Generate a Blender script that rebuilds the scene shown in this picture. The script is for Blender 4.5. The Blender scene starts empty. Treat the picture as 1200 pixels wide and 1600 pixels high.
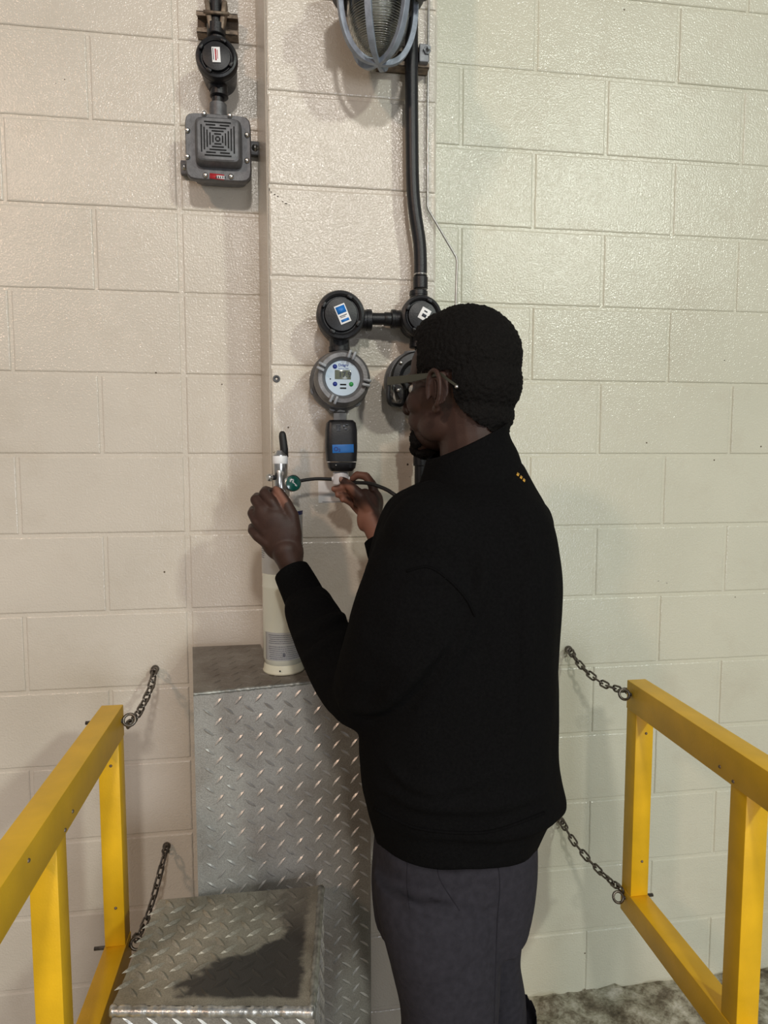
import bpy, bmesh, math, random
from mathutils import Vector, Matrix, Euler, noise
from mathutils.bvhtree import BVHTree
random.seed(7)
C = bpy.context.scene.collection
ZO = 1.6                                   # floor is z = 0; the photo's eye level is about 1.6 m

# ------------------------------------------------------------------ camera
F_PX, YAW, PITCH, ROLL = 1030.0, 0.14427, -0.0811, -0.0005
CAM = Vector((0.26402, -1.76703, -0.00894 + ZO))
fwd = Vector((math.sin(YAW)*math.cos(PITCH), math.cos(YAW)*math.cos(PITCH), math.sin(PITCH)))
rgt0 = Vector((math.cos(YAW), -math.sin(YAW), 0)); up0 = rgt0.cross(fwd)
rgt = math.cos(ROLL)*rgt0 + math.sin(ROLL)*up0
upv = -math.sin(ROLL)*rgt0 + math.cos(ROLL)*up0
cd = bpy.data.cameras.new('camera'); cam = bpy.data.objects.new('camera', cd); C.objects.link(cam)
cd.sensor_fit = 'VERTICAL'; cd.sensor_height = 36; cd.lens = F_PX/1600*36; cd.clip_start = 0.05
cam.matrix_world = Matrix(((rgt.x, upv.x, -fwd.x, CAM.x), (rgt.y, upv.y, -fwd.y, CAM.y), (rgt.z, upv.z, -fwd.z, CAM.z), (0, 0, 0, 1)))
bpy.context.scene.camera = cam

def ray(u, v): return rgt*((u-600)/F_PX) + upv*((800-v)/F_PX) + fwd
def P(u, v, Y):                            # where the sight line through (u, v) meets the plane y = Y
    d = ray(u, v); return CAM + d*((Y-CAM.y)/d.y)
def scl(p): return F_PX/((Vector(p)-CAM).dot(fwd))   # pixels per metre at p

# ------------------------------------------------------------------ world, lamps, exposure
W = bpy.data.worlds.new('world'); bpy.context.scene.world = W; W.use_nodes = True
W.node_tree.nodes['Background'].inputs[0].default_value = (0.95, 0.95, 0.97, 1)
W.node_tree.nodes['Background'].inputs[1].default_value = 0.62
vs = bpy.context.scene.view_settings
vs.view_transform = 'Standard'; vs.look = 'None'; vs.gamma = 1; vs.use_curve_mapping = False; vs.exposure = -1.54
def lamp(name, loc, target, size, power, col):
    l = bpy.data.lights.new(name, 'AREA'); l.shape = 'DISK'; l.size = size; l.energy = power; l.color = col
    o = bpy.data.objects.new(name, l); C.objects.link(o); o.location = loc
    o.rotation_euler = (Vector(target)-Vector(loc)).to_track_quat('-Z', 'Y').to_euler()
    return o
lamp('high_bay_lamp_right', (3.7, -6.0, 4.6), (0.7, 0, 1.3), 0.42, 410, (0.93, 1.0, 0.90))
lamp('high_bay_lamp_middle', (0.45, -6.2, 4.9), (0.5, 0, 1.3), 0.42, 325, (1.0, 0.96, 0.90))
lamp('high_bay_lamp_left', (-3.4, -5.4, 4.6), (0.2, 0, 1.3), 0.5, 260, (1.0, 0.69, 0.50))
lamp('low_fill_light', (1.6, -5.5, 0.9), (0.9, 0, 0.8), 1.6, 195, (0.88, 0.93, 1.0))  # unseen fill lamp, added to brighten the lower wall

# ------------------------------------------------------------------ materials
def newmat(name):
    m = bpy.data.materials.new(name); m.use_nodes = True
    return m, m.node_tree.nodes, m.node_tree.links, m.node_tree.nodes['Principled BSDF']
def mat(name, col, rough=0.5, metal=0.0, var=0.12, nscale=30, bump=0.0, bscale=200, spec=None, coat=0.0, trans=0.0, ior=1.45, detail=4, sheen=0):
    """procedural material: noise-varied colour + noise bump (object coordinates)"""
    m, N, L, b = newmat(name)
    tc = N.new('ShaderNodeTexCoord')
    n = N.new('ShaderNodeTexNoise'); n.inputs['Scale'].default_value = nscale; n.inputs['Detail'].default_value = detail
    L.new(tc.outputs['Object'], n.inputs['Vector'])
    r = N.new('ShaderNodeValToRGB'); L.new(n.outputs['Fac'], r.inputs['Fac'])
    c = Vector(col)
    r.color_ramp.elements[0].position = .3; r.color_ramp.elements[1].position = .7
    r.color_ramp.elements[0].color = (*(c*(1-var)), 1); r.color_ramp.elements[1].color = (*[min(1, x*(1+var)) for x in c], 1)
    L.new(r.outputs['Color'], b.inputs['Base Color'])
    b.inputs['Roughness'].default_value = rough; b.inputs['Metallic'].default_value = metal
    if spec is not None: b.inputs['Specular IOR Level'].default_value = spec
    b.inputs['Coat Weight'].default_value = coat; b.inputs['Transmission Weight'].default_value = trans; b.inputs['IOR'].default_value = ior
    if sheen: b.inputs['Sheen Weight'].default_value = sheen
    if bump:
        n2 = N.new('ShaderNodeTexNoise'); n2.inputs['Scale'].default_value = bscale; n2.inputs['Detail'].default_value = 3
        L.new(tc.outputs['Object'], n2.inputs['Vector'])
        bp = N.new('ShaderNodeBump'); bp.inputs['Strength'].default_value = 1; bp.inputs['Distance'].default_value = bump
        L.new(n2.outputs['Fac'], bp.inputs['Height']); L.new(bp.outputs['Normal'], b.inputs['Normal'])
    return m

def wall_paint():
    m, N, L, b = newmat('glossy cream block paint')
    tc = N.new('ShaderNodeTexCoord'); g = N.new('ShaderNodeNewGeometry')
    def noise_(scale, detail=3, rough=.5):
        n = N.new('ShaderNodeTexNoise'); n.inputs['Scale'].default_value = scale; n.inputs['Detail'].default_value = detail
        n.inputs['Roughness'].default_value = rough
        L.new(g.outputs['Position'], n.inputs['Vector']); return n
    def ramp(src, stops):
        r = N.new('ShaderNodeValToRGB'); L.new(src, r.inputs['Fac'])
        while len(r.color_ramp.elements) < len(stops): r.color_ramp.elements.new(.5)
        for e, (p_, c_) in zip(r.color_ramp.elements, stops): e.position = p_; e.color = (*c_, 1)
        return r
    def mix(fac, a, b_, mode='MIX'):
        x = N.new('ShaderNodeMix'); x.data_type = 'RGBA'; x.blend_type = mode
        if isinstance(fac, float): x.inputs['Factor'].default_value = fac
        else: L.new(fac, x.inputs['Factor'])
        for sock, val in (('A', a), ('B', b_)):
            s = [i for i in x.inputs if i.name == sock and i.type == 'RGBA'][0]
            if isinstance(val, tuple): s.default_value = (*val, 1)
            else: L.new(val, s)
        return [o for o in x.outputs if o.type == 'RGBA'][0]
    base = ramp(noise_(3.2, 4).outputs['Fac'], [(.3, (.595, .540, .462)), (.7, (.665, .602, .517))])
    # base colour turns slightly greener on the right-hand wall
    sep = N.new('ShaderNodeSeparateXYZ'); L.new(g.outputs['Position'], sep.inputs[0])
    mr = N.new('ShaderNodeMapRange'); L.new(sep.outputs['X'], mr.inputs['Value'])
    mr.inputs['From Min'].default_value = .59; mr.inputs['From Max'].default_value = .66
    c1 = mix(mr.outputs[0], base.outputs['Color'], ramp(noise_(2.4, 3).outputs['Fac'], [(.3, (.555, .545, .440)), (.7, (.615, .600, .488))]).outputs['Color'])
    # faint grime patches
    gr = ramp(noise_(6, 6, .65).outputs['Fac'], [(.52, (0, 0, 0)), (.72, (1, 1, 1))])
    mg = N.new('ShaderNodeMath'); mg.operation = 'MULTIPLY'; mg.inputs[1].default_value = .22; L.new(gr.outputs['Color'], mg.inputs[0])
    c2 = mix(mg.outputs[0], c1, (.44, .37, .28))
    # specks and pin holes
    vo = N.new('ShaderNodeTexVoronoi'); vo.inputs['Scale'].default_value = 9; L.new(g.outputs['Position'], vo.inputs['Vector'])
    sp = N.new('ShaderNodeMath'); sp.operation = 'LESS_THAN'; sp.inputs[1].default_value = .022; L.new(vo.outputs['Distance'], sp.inputs[0])
    c3 = mix(sp.outputs[0], c2, (.12, .09, .06))
    L.new(c3, b.inputs['Base Color'])
    b.inputs['Roughness'].default_value = .165; b.inputs['Specular IOR Level'].default_value = .5
    # roller stipple + pitted block face
    n1 = noise_(210, 2); n2 = noise_(70, 4, .6); n3 = noise_(7, 2)
    a = N.new('ShaderNodeMath'); a.operation = 'MULTIPLY_ADD'; a.inputs[1].default_value = .5
    L.new(n2.outputs['Fac'], a.inputs[0]); L.new(n1.outputs['Fac'], a.inputs[2])
    a2 = N.new('ShaderNodeMath'); a2.operation = 'MULTIPLY_ADD'; a2.inputs[1].default_value = 1.0
    L.new(n3.outputs['Fac'], a2.inputs[0]); L.new(a.outputs[0], a2.inputs[2])
    bp = N.new('ShaderNodeBump'); bp.inputs['Distance'].default_value = .0012; L.new(a2.outputs[0], bp.inputs['Height'])
    L.new(bp.outputs['Normal'], b.inputs['Normal'])
    return m
M_WALL = wall_paint()

def plate_mat(name, base, dirt, thresh, rough=.42, dscale=6.0, metal=.75, worn=None):
    m, N, L, b = newmat(name)
    tc = N.new('ShaderNodeTexCoord')
    n = N.new('ShaderNodeTexNoise'); n.inputs['Scale'].default_value = dscale; n.inputs['Detail'].default_value = 6; n.inputs['Roughness'].default_value = .62
    L.new(tc.outputs['Object'], n.inputs['Vector'])
    r = N.new('ShaderNodeValToRGB'); L.new(n.outputs['Fac'], r.inputs['Fac'])
    r.color_ramp.elements[0].position = thresh-.12; r.color_ramp.elements[0].color = (*dirt, 1)
    r.color_ramp.elements[1].position = thresh+.12; r.color_ramp.elements[1].color = (*base, 1)
    n2 = N.new('ShaderNodeTexNoise'); n2.inputs['Scale'].default_value = 420; n2.inputs['Detail'].default_value = 2
    L.new(tc.outputs['Object'], n2.inputs['Vector'])
    mx = N.new('ShaderNodeMix'); mx.data_type = 'RGBA'; mx.blend_type = 'OVERLAY'; mx.inputs['Factor'].default_value = .5
    L.new(r.outputs['Color'], mx.inputs[6]); L.new(n2.outputs['Fac'], mx.inputs[7])
    L.new(mx.outputs[2], b.inputs['Base Color'])
    b.inputs['Metallic'].default_value = metal; b.inputs['Roughness'].default_value = rough
    bp = N.new('ShaderNodeBump'); bp.inputs['Distance'].default_value = .0004; L.new(n2.outputs['Fac'], bp.inputs['Height']); L.new(bp.outputs['Normal'], b.inputs['Normal'])
    return m
M_PLATE = plate_mat('galvanised tread plate', (.33, .318, .29), (.235, .21, .18), .42, .48, 6, .40)
M_PLATE_TOP = plate_mat('dusty tread plate', (.25, .23, .20), (.17, .145, .12), .5, .55, 9, .25)
M_STEP_TOP = plate_mat('muddy tread plate', (.36, .335, .275), (.23, .21, .165), .48, .42, 9, .4)
M_MUD = mat('dried black grime', (.055, .05, .043), .42, .2, .35, 25, .0006, 90)
M_WELD = mat('worn bright weld bead', (.55, .55, .53), .33, .85, .45, 70, .0012, 120)
M_WELD_D = mat('dull weld bead', (.30, .30, .27), .45, .6, .4, 60, .001, 100)
M_YEL = mat('yellow rail enamel', (.80, .47, .012), .42, 0, .09, 14, .0003, 260)
M_BLK = mat('black coated conduit metal', (.0095, .0095, .011), .40, 0, .3, 60, .0003, 300)
M_RUB = mat('matt black rubber', (.012, .012, .012), .55, 0, .2, 80)
M_GREY = mat('cast grey aluminium', (.115, .115, .12), .45, .35, .22, 70, .0004, 350)
M_GREY_L = mat('weathered grey casting', (.20, .205, .215), .45, .4, .3, 40, .0005, 300)
M_RING = mat('grimy grey cover casting', (.17, .165, .165), .42, .4, .3, 55, .0005, 350)
M_LUGM = mat('rubbed tread lugs with painted highlight', (.46, .45, .43), .36, .55, .2, 60)  # worn lug tops, lightened further so the highlights sit in the colour
M_CAGE = mat('blue grey cage casting', (.25, .28, .33), .5, .3, .18, 60, .0005, 400)
M_STEEL = mat('bright steel', (.55, .54, .52), .28, .95, .15, 90)
M_LINE = mat('dull steel tube', (.42, .41, .39), .35, .8, .2, 90)
M_RUST = mat('rusty galvanised channel', (.20, .155, .115), .55, .6, .45, 60, .0005, 200)
M_CHAIN = mat('tarnished chain steel', (.16, .14, .12), .38, .85, .35, 120, .0003, 400)
M_SLOT = mat('slot black', (.004, .004, .004), .8, 0, .1)
M_WHITE = mat('white label vinyl', (.80, .80, .80), .4, 0, .03)
M_RED = mat('red label ink', (.45, .03, .04), .4, 0, .1)
M_BLUE = mat('blue label ink', (.015, .17, .55), .4, 0, .05)
M_NAVY = mat('navy ink', (.01, .03, .22), .4, 0, .05)
M_GREEN = mat('green button ink', (.03, .28, .07), .4, 0, .05)
M_INK = mat('dark printing ink', (.03, .035, .05), .5, 0, .05)
M_PRINT = mat('grey small print ink', (.25, .26, .31), .5, 0, .05)
M_FACE = mat('pale blue display plate', (.50, .60, .70), .28, 0, .03)
M_LCD = mat('olive display glass', (.135, .15, .115), .15, 0, .08)
M_CAP = mat('white plastic calibration cap', (.74, .74, .76), .35, 0, .04)
M_CYL = mat('cream cylinder enamel', (.60, .60, .50), .22, 0, .05, 12, coat=.3)
M_CYLW = mat('ivory foot ring plastic', (.70, .68, .52), .4, 0, .04)
M_GLASSM = mat('clear pressed glass', (.86, .87, .82), .10, 0, .02, trans=1, ior=1.48)
M_LENS = mat('spectacle lens', (.97, .97, .97), .02, 0, .01, trans=1, ior=1.15)
M_GAUGE = mat('dark green gauge dial', (.008, .085, .065), .2, 0, .3, 90, coat=.8)
M_KNIT = mat('black knitted sweatshirt', (.0050, .0049, .0051), .95, 0, .18, 220, .0006, 700, spec=.05)
M_RIB = mat('black ribbed cuff knit', (.0042, .0041, .0043), .95, 0, .2, 260, .0008, 500, spec=.05)
M_TROU = mat('charcoal trouser cloth', (.027, .0255, .032), .9, 0, .16, 90, .0004, 900, spec=.15)
M_SEAM = mat('trouser seam cloth', (.020, .019, .024), .9, 0, .1, 90, spec=.1)
M_SKIN = mat('dark brown skin', (.042, .0205, .015), .5, 0, .14, 35, .0002, 500, spec=.3)
M_PALM = mat('lighter palm skin', (.27, .125, .085), .5, 0, .12, 45, .0003, 600, spec=.4)
M_NAIL = mat('fingernail', (.30, .17, .13), .35, 0, .05)
M_HAIR = mat('short black curled hair', (.0055, .0047, .0042), .85, 0, .4, 300, .0015, 420, spec=.15)
M_OLIVE = mat('olive spectacle frame', (.05, .05, .035), .35, 0, .08)
M_GOLD = mat('gold printed tag', (.55, .30, .04), .4, .2, .2, 400)
M_SHOE = mat('black work shoe leather', (.02, .018, .016), .4, 0, .2)
M_EYE = mat('eye white', (.6, .56, .5), .2)

def floor_mat():
    m, N, L, b = newmat('broken dirty concrete')
    g = N.new('ShaderNodeNewGeometry')
    n = N.new('ShaderNodeTexNoise'); n.inputs['Scale'].default_value = 17; n.inputs['Detail'].default_value = 10; n.inputs['Roughness'].default_value = .7
    L.new(g.outputs['Position'], n.inputs['Vector'])
    r = N.new('ShaderNodeValToRGB'); L.new(n.outputs['Fac'], r.inputs['Fac'])
    for _ in range(2): r.color_ramp.elements.new(.5)
    for e, (p_, c_) in zip(r.color_ramp.elements, [(.30, (.045, .035, .022)), (.44, (.17, .145, .10)), (.54, (.36, .34, .26)), (.68, (.60, .57, .49))]): e.position = p_; e.color = (*c_, 1)
    L.new(r.outputs['Color'], b.inputs['Base Color']); b.inputs['Roughness'].default_value = .8
    n2 = N.new('ShaderNodeTexNoise'); n2.inputs['Scale'].default_value = 60; n2.inputs['Detail'].default_value = 6; L.new(g.outputs['Position'], n2.inputs['Vector'])
    bp = N.new('ShaderNodeBump'); bp.inputs['Distance'].default_value = .006; L.new(n2.outputs['Fac'], bp.inputs['Height']); L.new(bp.outputs['Normal'], b.inputs['Normal'])
    return m
M_FLOOR = floor_mat()

# ------------------------------------------------------------------ object helpers
def link(name, me, parent=None, loc=(0, 0, 0)):
    o = bpy.data.objects.new(name, me); C.objects.link(o); o.location = loc
    if parent: o.parent = parent; o.location = Vector(loc)-Vector(origin_of(parent))
    return o
def origin_of(o):
    v = Vector(o.location)
    while o.parent: o = o.parent; v += o.location
    return v
def obj(name, bm, m, parent=None, smooth=True, org=None, angle=None):
    """bm holds world coordinates; origin is moved to org (default: centre of bounds)"""
    if org is None:
        xs = [v.co for v in bm.verts]
        org = Vector([(min(c[i] for c in xs)+max(c[i] for c in xs))/2 for i in range(3)])
    org = Vector(org)
    bmesh.ops.translate(bm, verts=bm.verts, vec=-org)
    me = bpy.data.meshes.new(name); bm.to_mesh(me); bm.free()
    for x in (m if isinstance(m, (list, tuple)) else [m]): me.materials.append(x)
    if smooth: me.polygons.foreach_set('use_smooth', [True]*len(me.polygons)); me.update()
    if smooth and angle:
        me.set_sharp_from_angle(angle=math.radians(angle))
    return link(name, me, parent, org)
def tag(o, label, cat, group=None):
    o['label'] = label; o['category'] = cat
    if group: o['group'] = group
    return o
def thing(name, label, cat, loc, group=None):
    o = bpy.data.objects.new(name, None); C.objects.link(o); o.location = loc; o.empty_display_size = .05
    return tag(o, label, cat, group)
def struct(o): o['kind'] = 'structure'; return o
def frame_from(zdir, xhint=(1, 0, 0)):
    z = Vector(zdir).normalized(); x = Vector(xhint)
    if abs(x.normalized().dot(z)) > .95: x = Vector((0, 1, 0))
    y = z.cross(x).normalized(); x = y.cross(z).normalized()
    return Matrix((x, y, z)).transposed()
def box(bm, lo, hi, bev=0.0, mi=0, rot=None, cen=None, seg=2):
    r = bmesh.ops.create_cube(bm, size=1); vs_ = r['verts']; lo = Vector(lo); hi = Vector(hi)
    for v in vs_: v.co = Vector([(lo[i]+hi[i])/2 + v.co[i]*(hi[i]-lo[i]) for i in range(3)])
    fs = list({f for v in vs_ for f in v.link_faces})
    if bev:
        es = list({e for v in vs_ for e in v.link_edges})
        rr = bmesh.ops.bevel(bm, geom=es, offset=bev, segments=seg, affect='EDGES', profile=.5)
        fs = list({f for f in rr['faces']} | {f for v in rr['verts'] for f in v.link_faces}); vs_ = list({v for f in fs for v in f.verts})
    for f in fs: f.material_index = mi
    if rot is not None:
        c = Vector(cen) if cen is not None else (lo+hi)/2
        for v in vs_: v.co = c + rot @ (v.co-c)
    return vs_
def lathe(bm, prof, cen, axis=(0, 0, 1), n=40, mi=0, xhint=(1, 0, 0), a0=0, a1=2*math.pi, cap=True):
    """prof: (radius, height along axis)"""
    R = frame_from(axis, xhint); cen = Vector(cen); rings = []
    for r, h in prof:
        if r < 1e-6: rings.append([bm.verts.new(cen + R @ Vector((0, 0, h)))])
        else: rings.append([bm.verts.new(cen + R @ Vector((r*math.cos(2*math.pi*k/n), r*math.sin(2*math.pi*k/n), h))) for k in range(n)])
    for a, b in zip(rings, rings[1:]):
        for k in range(n):
            q = [a[k % len(a)], a[(k+1) % len(a)], b[(k+1) % len(b)], b[k % len(b)]]
            q = list(dict.fromkeys(q))
            if len(q) > 2:
                try: bm.faces.new(q).material_index = mi
                except ValueError: pass
    if cap:
        for ring, rev in ((rings[0], True), (rings[-1], False)):
            if len(ring) > 2:
                bm.faces.new(ring[::-1] if rev else ring).material_index = mi
    return rings
def smooth_path(pts, n=8):
    pts = [Vector(p) for p in pts]; out = []
    for i in range(len(pts)-1):
        p0 = pts[max(i-1, 0)]; p1 = pts[i]; p2 = pts[i+1]; p3 = pts[min(i+2, len(pts)-1)]
        for k in range(n):
            t = k/n; out.append(.5*((2*p1)+(p2-p0)*t+(2*p0-5*p1+4*p2-p3)*t*t+(3*p1-p0-3*p2+p3)*t**3))
    out.append(pts[-1]); return out
def tube(bm, pts, r, n=14, mi=0, closed=False, flat=None):
    """sweep a circle (or flat=(w,t) rectangle-ish ellipse) along pts; r may be a list"""
    pts = [Vector(p) for p in pts]; m = len(pts); rings = []
    T = [(pts[(i+1) % m if closed else min(i+1, m-1)] - pts[(i-1) % m if closed else max(i-1, 0)]).normalized() for i in range(m)]
    nrm = T[0].orthogonal().normalized()
    for i in range(m):
        nrm = (nrm - T[i]*nrm.dot(T[i])).normalized(); b = T[i].cross(nrm)
        ri = r[i] if isinstance(r, (list, tuple)) else r
        rings.append([bm.verts.new(pts[i]+ri*(math.cos(2*math.pi*k/n)*nrm+math.sin(2*math.pi*k/n)*b)) for k in range(n)])
    seq = list(zip(rings, rings[1:])) + ([(rings[-1], rings[0])] if closed else [])
    for a, b in seq:
        for k in range(n): bm.faces.new((a[k], a[(k+1) % n], b[(k+1) % n], b[k])).material_index = mi
    if not closed:
        bm.faces.new(rings[0][::-1]).material_index = mi; bm.faces.new(rings[-1]).material_index = mi
    return rings
def quad_plate(bm, cen, w, h, t, rotdeg=0, mi=0, normal=(0, -1, 0), bev=0):
    """thin plate facing normal (mostly -Y), rotated in its plane"""
    R = frame_from(normal, (1, 0, 0)) @ Matrix.Rotation(math.radians(rotdeg), 3, 'Z')
    return box(bm, (-w/2, -h/2, 0), (w/2, h/2, t), bev, mi) if False else _plate(bm, R, Vector(cen), w, h, t, mi, bev)
def _plate(bm, R, cen, w, h, t, mi, bev):
    vs_ = box(bm, (-w/2, -h/2, 0), (w/2, h/2, t), bev, mi)
    for v in vs_: v.co = cen + R @ v.co
    return vs_
def text(name, s, size, cen, m, parent, normal=(0, -1, 0), rot=0, thick=.0002, bold=0.0):
    cu = bpy.data.curves.new(name, 'FONT'); cu.body = s; cu.size = size; cu.extrude = thick; cu.align_x = 'CENTER'; cu.align_y = 'CENTER'; cu.offset = bold
    tmp = bpy.data.objects.new('tmp', cu); C.objects.link(tmp)
    dg = bpy.context.evaluated_depsgraph_get(); me = bpy.data.meshes.new_from_object(tmp.evaluated_get(dg)); bpy.data.objects.remove(tmp)
    R = frame_from(normal, (1, 0, 0)) @ Matrix.Rotation(math.radians(rot), 3, 'Z')
    me.transform(R.to_4x4()); me.materials.clear(); me.materials.append(m); me.name = name
    return link(name, me, parent, cen)
def voxel(name, bm, m, size, parent, smooth_it=6, fac=.5, org=None, post=None):
    """fuse overlapping closed shapes into one continuous skin"""
    me = bpy.data.meshes.new('t'); bm.normal_update(); bm.to_mesh(me); bm.free()
    t = bpy.data.objects.new('t', me); C.objects.link(t)
    md = t.modifiers.new('r', 'REMESH'); md.mode = 'VOXEL'; md.voxel_size = size; md.use_smooth_shade = True
    if smooth_it:
        s = t.modifiers.new('s', 'SMOOTH'); s.factor = fac; s.iterations = smooth_it
    dg = bpy.context.evaluated_depsgraph_get(); dg.update()
    out = bpy.data.meshes.new_from_object(t.evaluated_get(dg)); bpy.data.objects.remove(t)
    if post: post(out)
    out.materials.clear()
    for x in (m if isinstance(m, (list, tuple)) else [m]): out.materials.append(x)
    out.polygons.foreach_set('use_smooth', [True]*len(out.polygons)); out.name = name
    org = Vector(org) if org is not None else (Vector(out.vertices[0].co) if len(out.vertices) else Vector())
    out.transform(Matrix.Translation(-org)); out.update()
    return link(name, out, parent, org)
def displace(me, fn):
    nv = len(me.vertices); co = [0.0]*(nv*3); me.vertices.foreach_get('co', co)
    nr = [0.0]*(nv*3); me.vertex_normals.foreach_get('vector', nr)
    for i in range(nv):
        c = Vector(co[3*i:3*i+3]); d = fn(c)
        for j in range(3): co[3*i+j] = c[j]+nr[3*i+j]*d
    me.vertices.foreach_set('co', co); me.update()
def sph(bm, c, r, R=None, sub=2):
    c = Vector(c); r = Vector((r, r, r)) if isinstance(r, (int, float)) else Vector(r)
    q = bmesh.ops.create_icosphere(bm, subdivisions=sub, radius=1)
    for v in q['verts']:
        p = Vector((v.co.x*r.x, v.co.y*r.y, v.co.z*r.z)); v.co = c + (R @ p if R else p)
def limb(bm, pts, rad, n=20, dens=1):
    """a capsule chain: tapering tube with round ends and joints"""
    pts = [Vector(p) for p in pts]
    for i in range(len(pts)-1):
        a, b = pts[i], pts[i+1]; ra, rb = rad[i], rad[i+1]
        d = (b-a).length
        if d > 1e-5: tube(bm, [a, (a+b)/2, b], [ra, (ra+rb)/2, rb], n)
    for p_, r_ in zip(pts, rad): sph(bm, p_, r_*.999, sub=3)
def loft(bm, rings, n=40, e=2.3):
    """rings: (centre, axis vector x, axis vector y) -> closed superelliptic body"""
    R = []
    for c, ax, ay in rings:
        ring = []
        for k in range(n):
            a = 2*math.pi*k/n; cx, sy = math.cos(a), math.sin(a)
            ring.append(bm.verts.new(Vector(c)+Vector(ax)*(abs(cx)**(2/e)*(1 if cx >= 0 else -1))+Vector(ay)*(abs(sy)**(2/e)*(1 if sy >= 0 else -1))))
        R.append(ring)
    for a, b in zip(R, R[1:]):
        for k in range(n): bm.faces.new((a[k], a[(k+1) % n], b[(k+1) % n], b[k]))
    bm.faces.new(R[0][::-1]); bm.faces.new(R[-1])
    bmesh.ops.recalc_face_normals(bm, faces=bm.faces[:])
def resample(rings, per):
    """smooth interpolation of (c, ax, ay) rings"""
    cs = [smooth_path([r[i] for r in rings], per) for i in range(3)]
    return list(zip(*cs))

# ------------------------------------------------------------------ setting: block walls
B = .2032
def blocks(bm, O, U, N_, rects, j=.0042, dep=.0035):
    """pillow-edged block faces; O origin, U horizontal unit, N_ outward normal, rects (u0,u1,z0,z1)"""
    O = Vector(O); U = Vector(U); N_ = Vector(N_); Z = Vector((0, 0, 1))
    for (u0, u1, z0, z1) in rects:
        def ringpts(off, d, jit):
            pts = []; a0, a1, b0, b1 = u0+off, u1-off, z0+off, z1-off
            nu = max(3, int((u1-u0)/.02)); nz = 9
            def pt(u, z):
                jn = noise.noise(Vector((u*40, z*40, N_.x*5+3)))*jit
                return O+U*(u+jn)+Z*(z+noise.noise(Vector((u*33+9, z*45, 1)))*jit)-N_*d
            for k in range(nu): pts.append(pt(a0+(a1-a0)*k/nu, b0))
            for k in range(nz): pts.append(pt(a1, b0+(b1-b0)*k/nz))
            for k in range(nu): pts.append(pt(a1-(a1-a0)*k/nu, b1))
            for k in range(nz): pts.append(pt(a0, b1-(b1-b0)*k/nz))
            return [bm.verts.new(p) for p in pts]
        tilt = random.uniform(-.0006, .0006)
        Rg = [ringpts(j-.001, dep+.0005, .0004), ringpts(j+.0012, .0010+tilt, .0012), ringpts(j+.0035, tilt, .0012)]
        for a, b in zip(Rg, Rg[1:]):
            for k in range(len(a)): bm.faces.new((a[k], a[(k+1) % len(a)], b[(k+1) % len(a)], b[k])).smooth = False
        bm.faces.new(Rg[-1])
def zc(n): return ZO + (6-n)*B            # height of joint n
bm = bmesh.new()
X0, X1, Zb, Zt = -3.2, 4.6, -.06, 3.2
rows = [(zc(n+1), zc(n)) for n in range(-2, 14)]
for i, n in enumerate(range(-2, 14)):
    z0, z1 = zc(n+1), zc(n)
    z0 = max(z0, Zb); rc = []
    x = 0.0 if n % 2 == 0 else -B          # left of the control joint
    if n % 2: rc.append((-B, 0.0, z0, z1))
    while x > X0: rc.append((x-2*B, x, z0, z1)); x -= 2*B
    rc.append((.004, .215, z0, z1))        # closer blocks beside the pilaster
    x = .72675 + (0 if n % 2 else B)       # right of the pilaster
    first = x
    while x < X1: rc.append((x, x+2*B, z0, z1)); x += 2*B
    rc.append((max(.60, first-2*B), first, z0, z1))
    if first-2*B > .60: rc.append((.60, first-2*B, z0, z1))
    blocks(bm, (0, 0, 0), (1, 0, 0), (0, -1, 0), rc)
for v in box(bm, (X0-.3, .0032, Zb), (X1+.3, .15, Zt)): pass
bmesh.ops.recalc_face_normals(bm, faces=bm.faces[:])
struct(obj('wall_back', bm, M_WALL, smooth=False, org=(0, 0, 0)))
# pilaster (its left return leans a little, as the photo shows)
PX0, PX1, PY = .2245, .6185, -.194
bm = bmesh.new()
rc = [(0, PX1-PX0, max(zc(n+1), Zb), zc(n)) for n in range(-2, 14)]
blocks(bm, (PX0, PY, 0), (1, 0, 0), (0, -1, 0), rc, j=.0045)
sv = Vector((PX0-.197, PY, 0)); sl = sv.length; su = sv.normalized()
blocks(bm, (.197, 0, 0), su, (su.y, -su.x, 0), [(-.0, sl, Zb, Zt)], j=.003, dep=.002)
blocks(bm, (PX1, PY, 0), (0, 1, 0), (1, 0, 0), [(0, -PY, a, b) for _, _, a, b in rc], j=.004)
pts = [(.197+.003, .002), (PX0+.003, PY+.0035), (PX1-.003, PY+.0035), (PX1-.003, .002)]
lo = [bm.verts.new((x, y, Zb)) for x, y in pts]; hi = [bm.verts.new((x, y, Zt)) for x, y in pts]
for k in range(4): bm.faces.new((lo[k], lo[(k+1) % 4], hi[(k+1) % 4], hi[k]))
bm.faces.new(lo[::-1]); bm.faces.new(hi)
bmesh.ops.recalc_face_normals(bm, faces=bm.faces[:])
pil_ = struct(obj('wall_pilaster', bm, M_WALL, smooth=False, org=(0, 0, 0)))
M_CHIP = mat('chipped paint edge', (.055, .042, .03), .8, 0, .4, 90)
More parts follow.
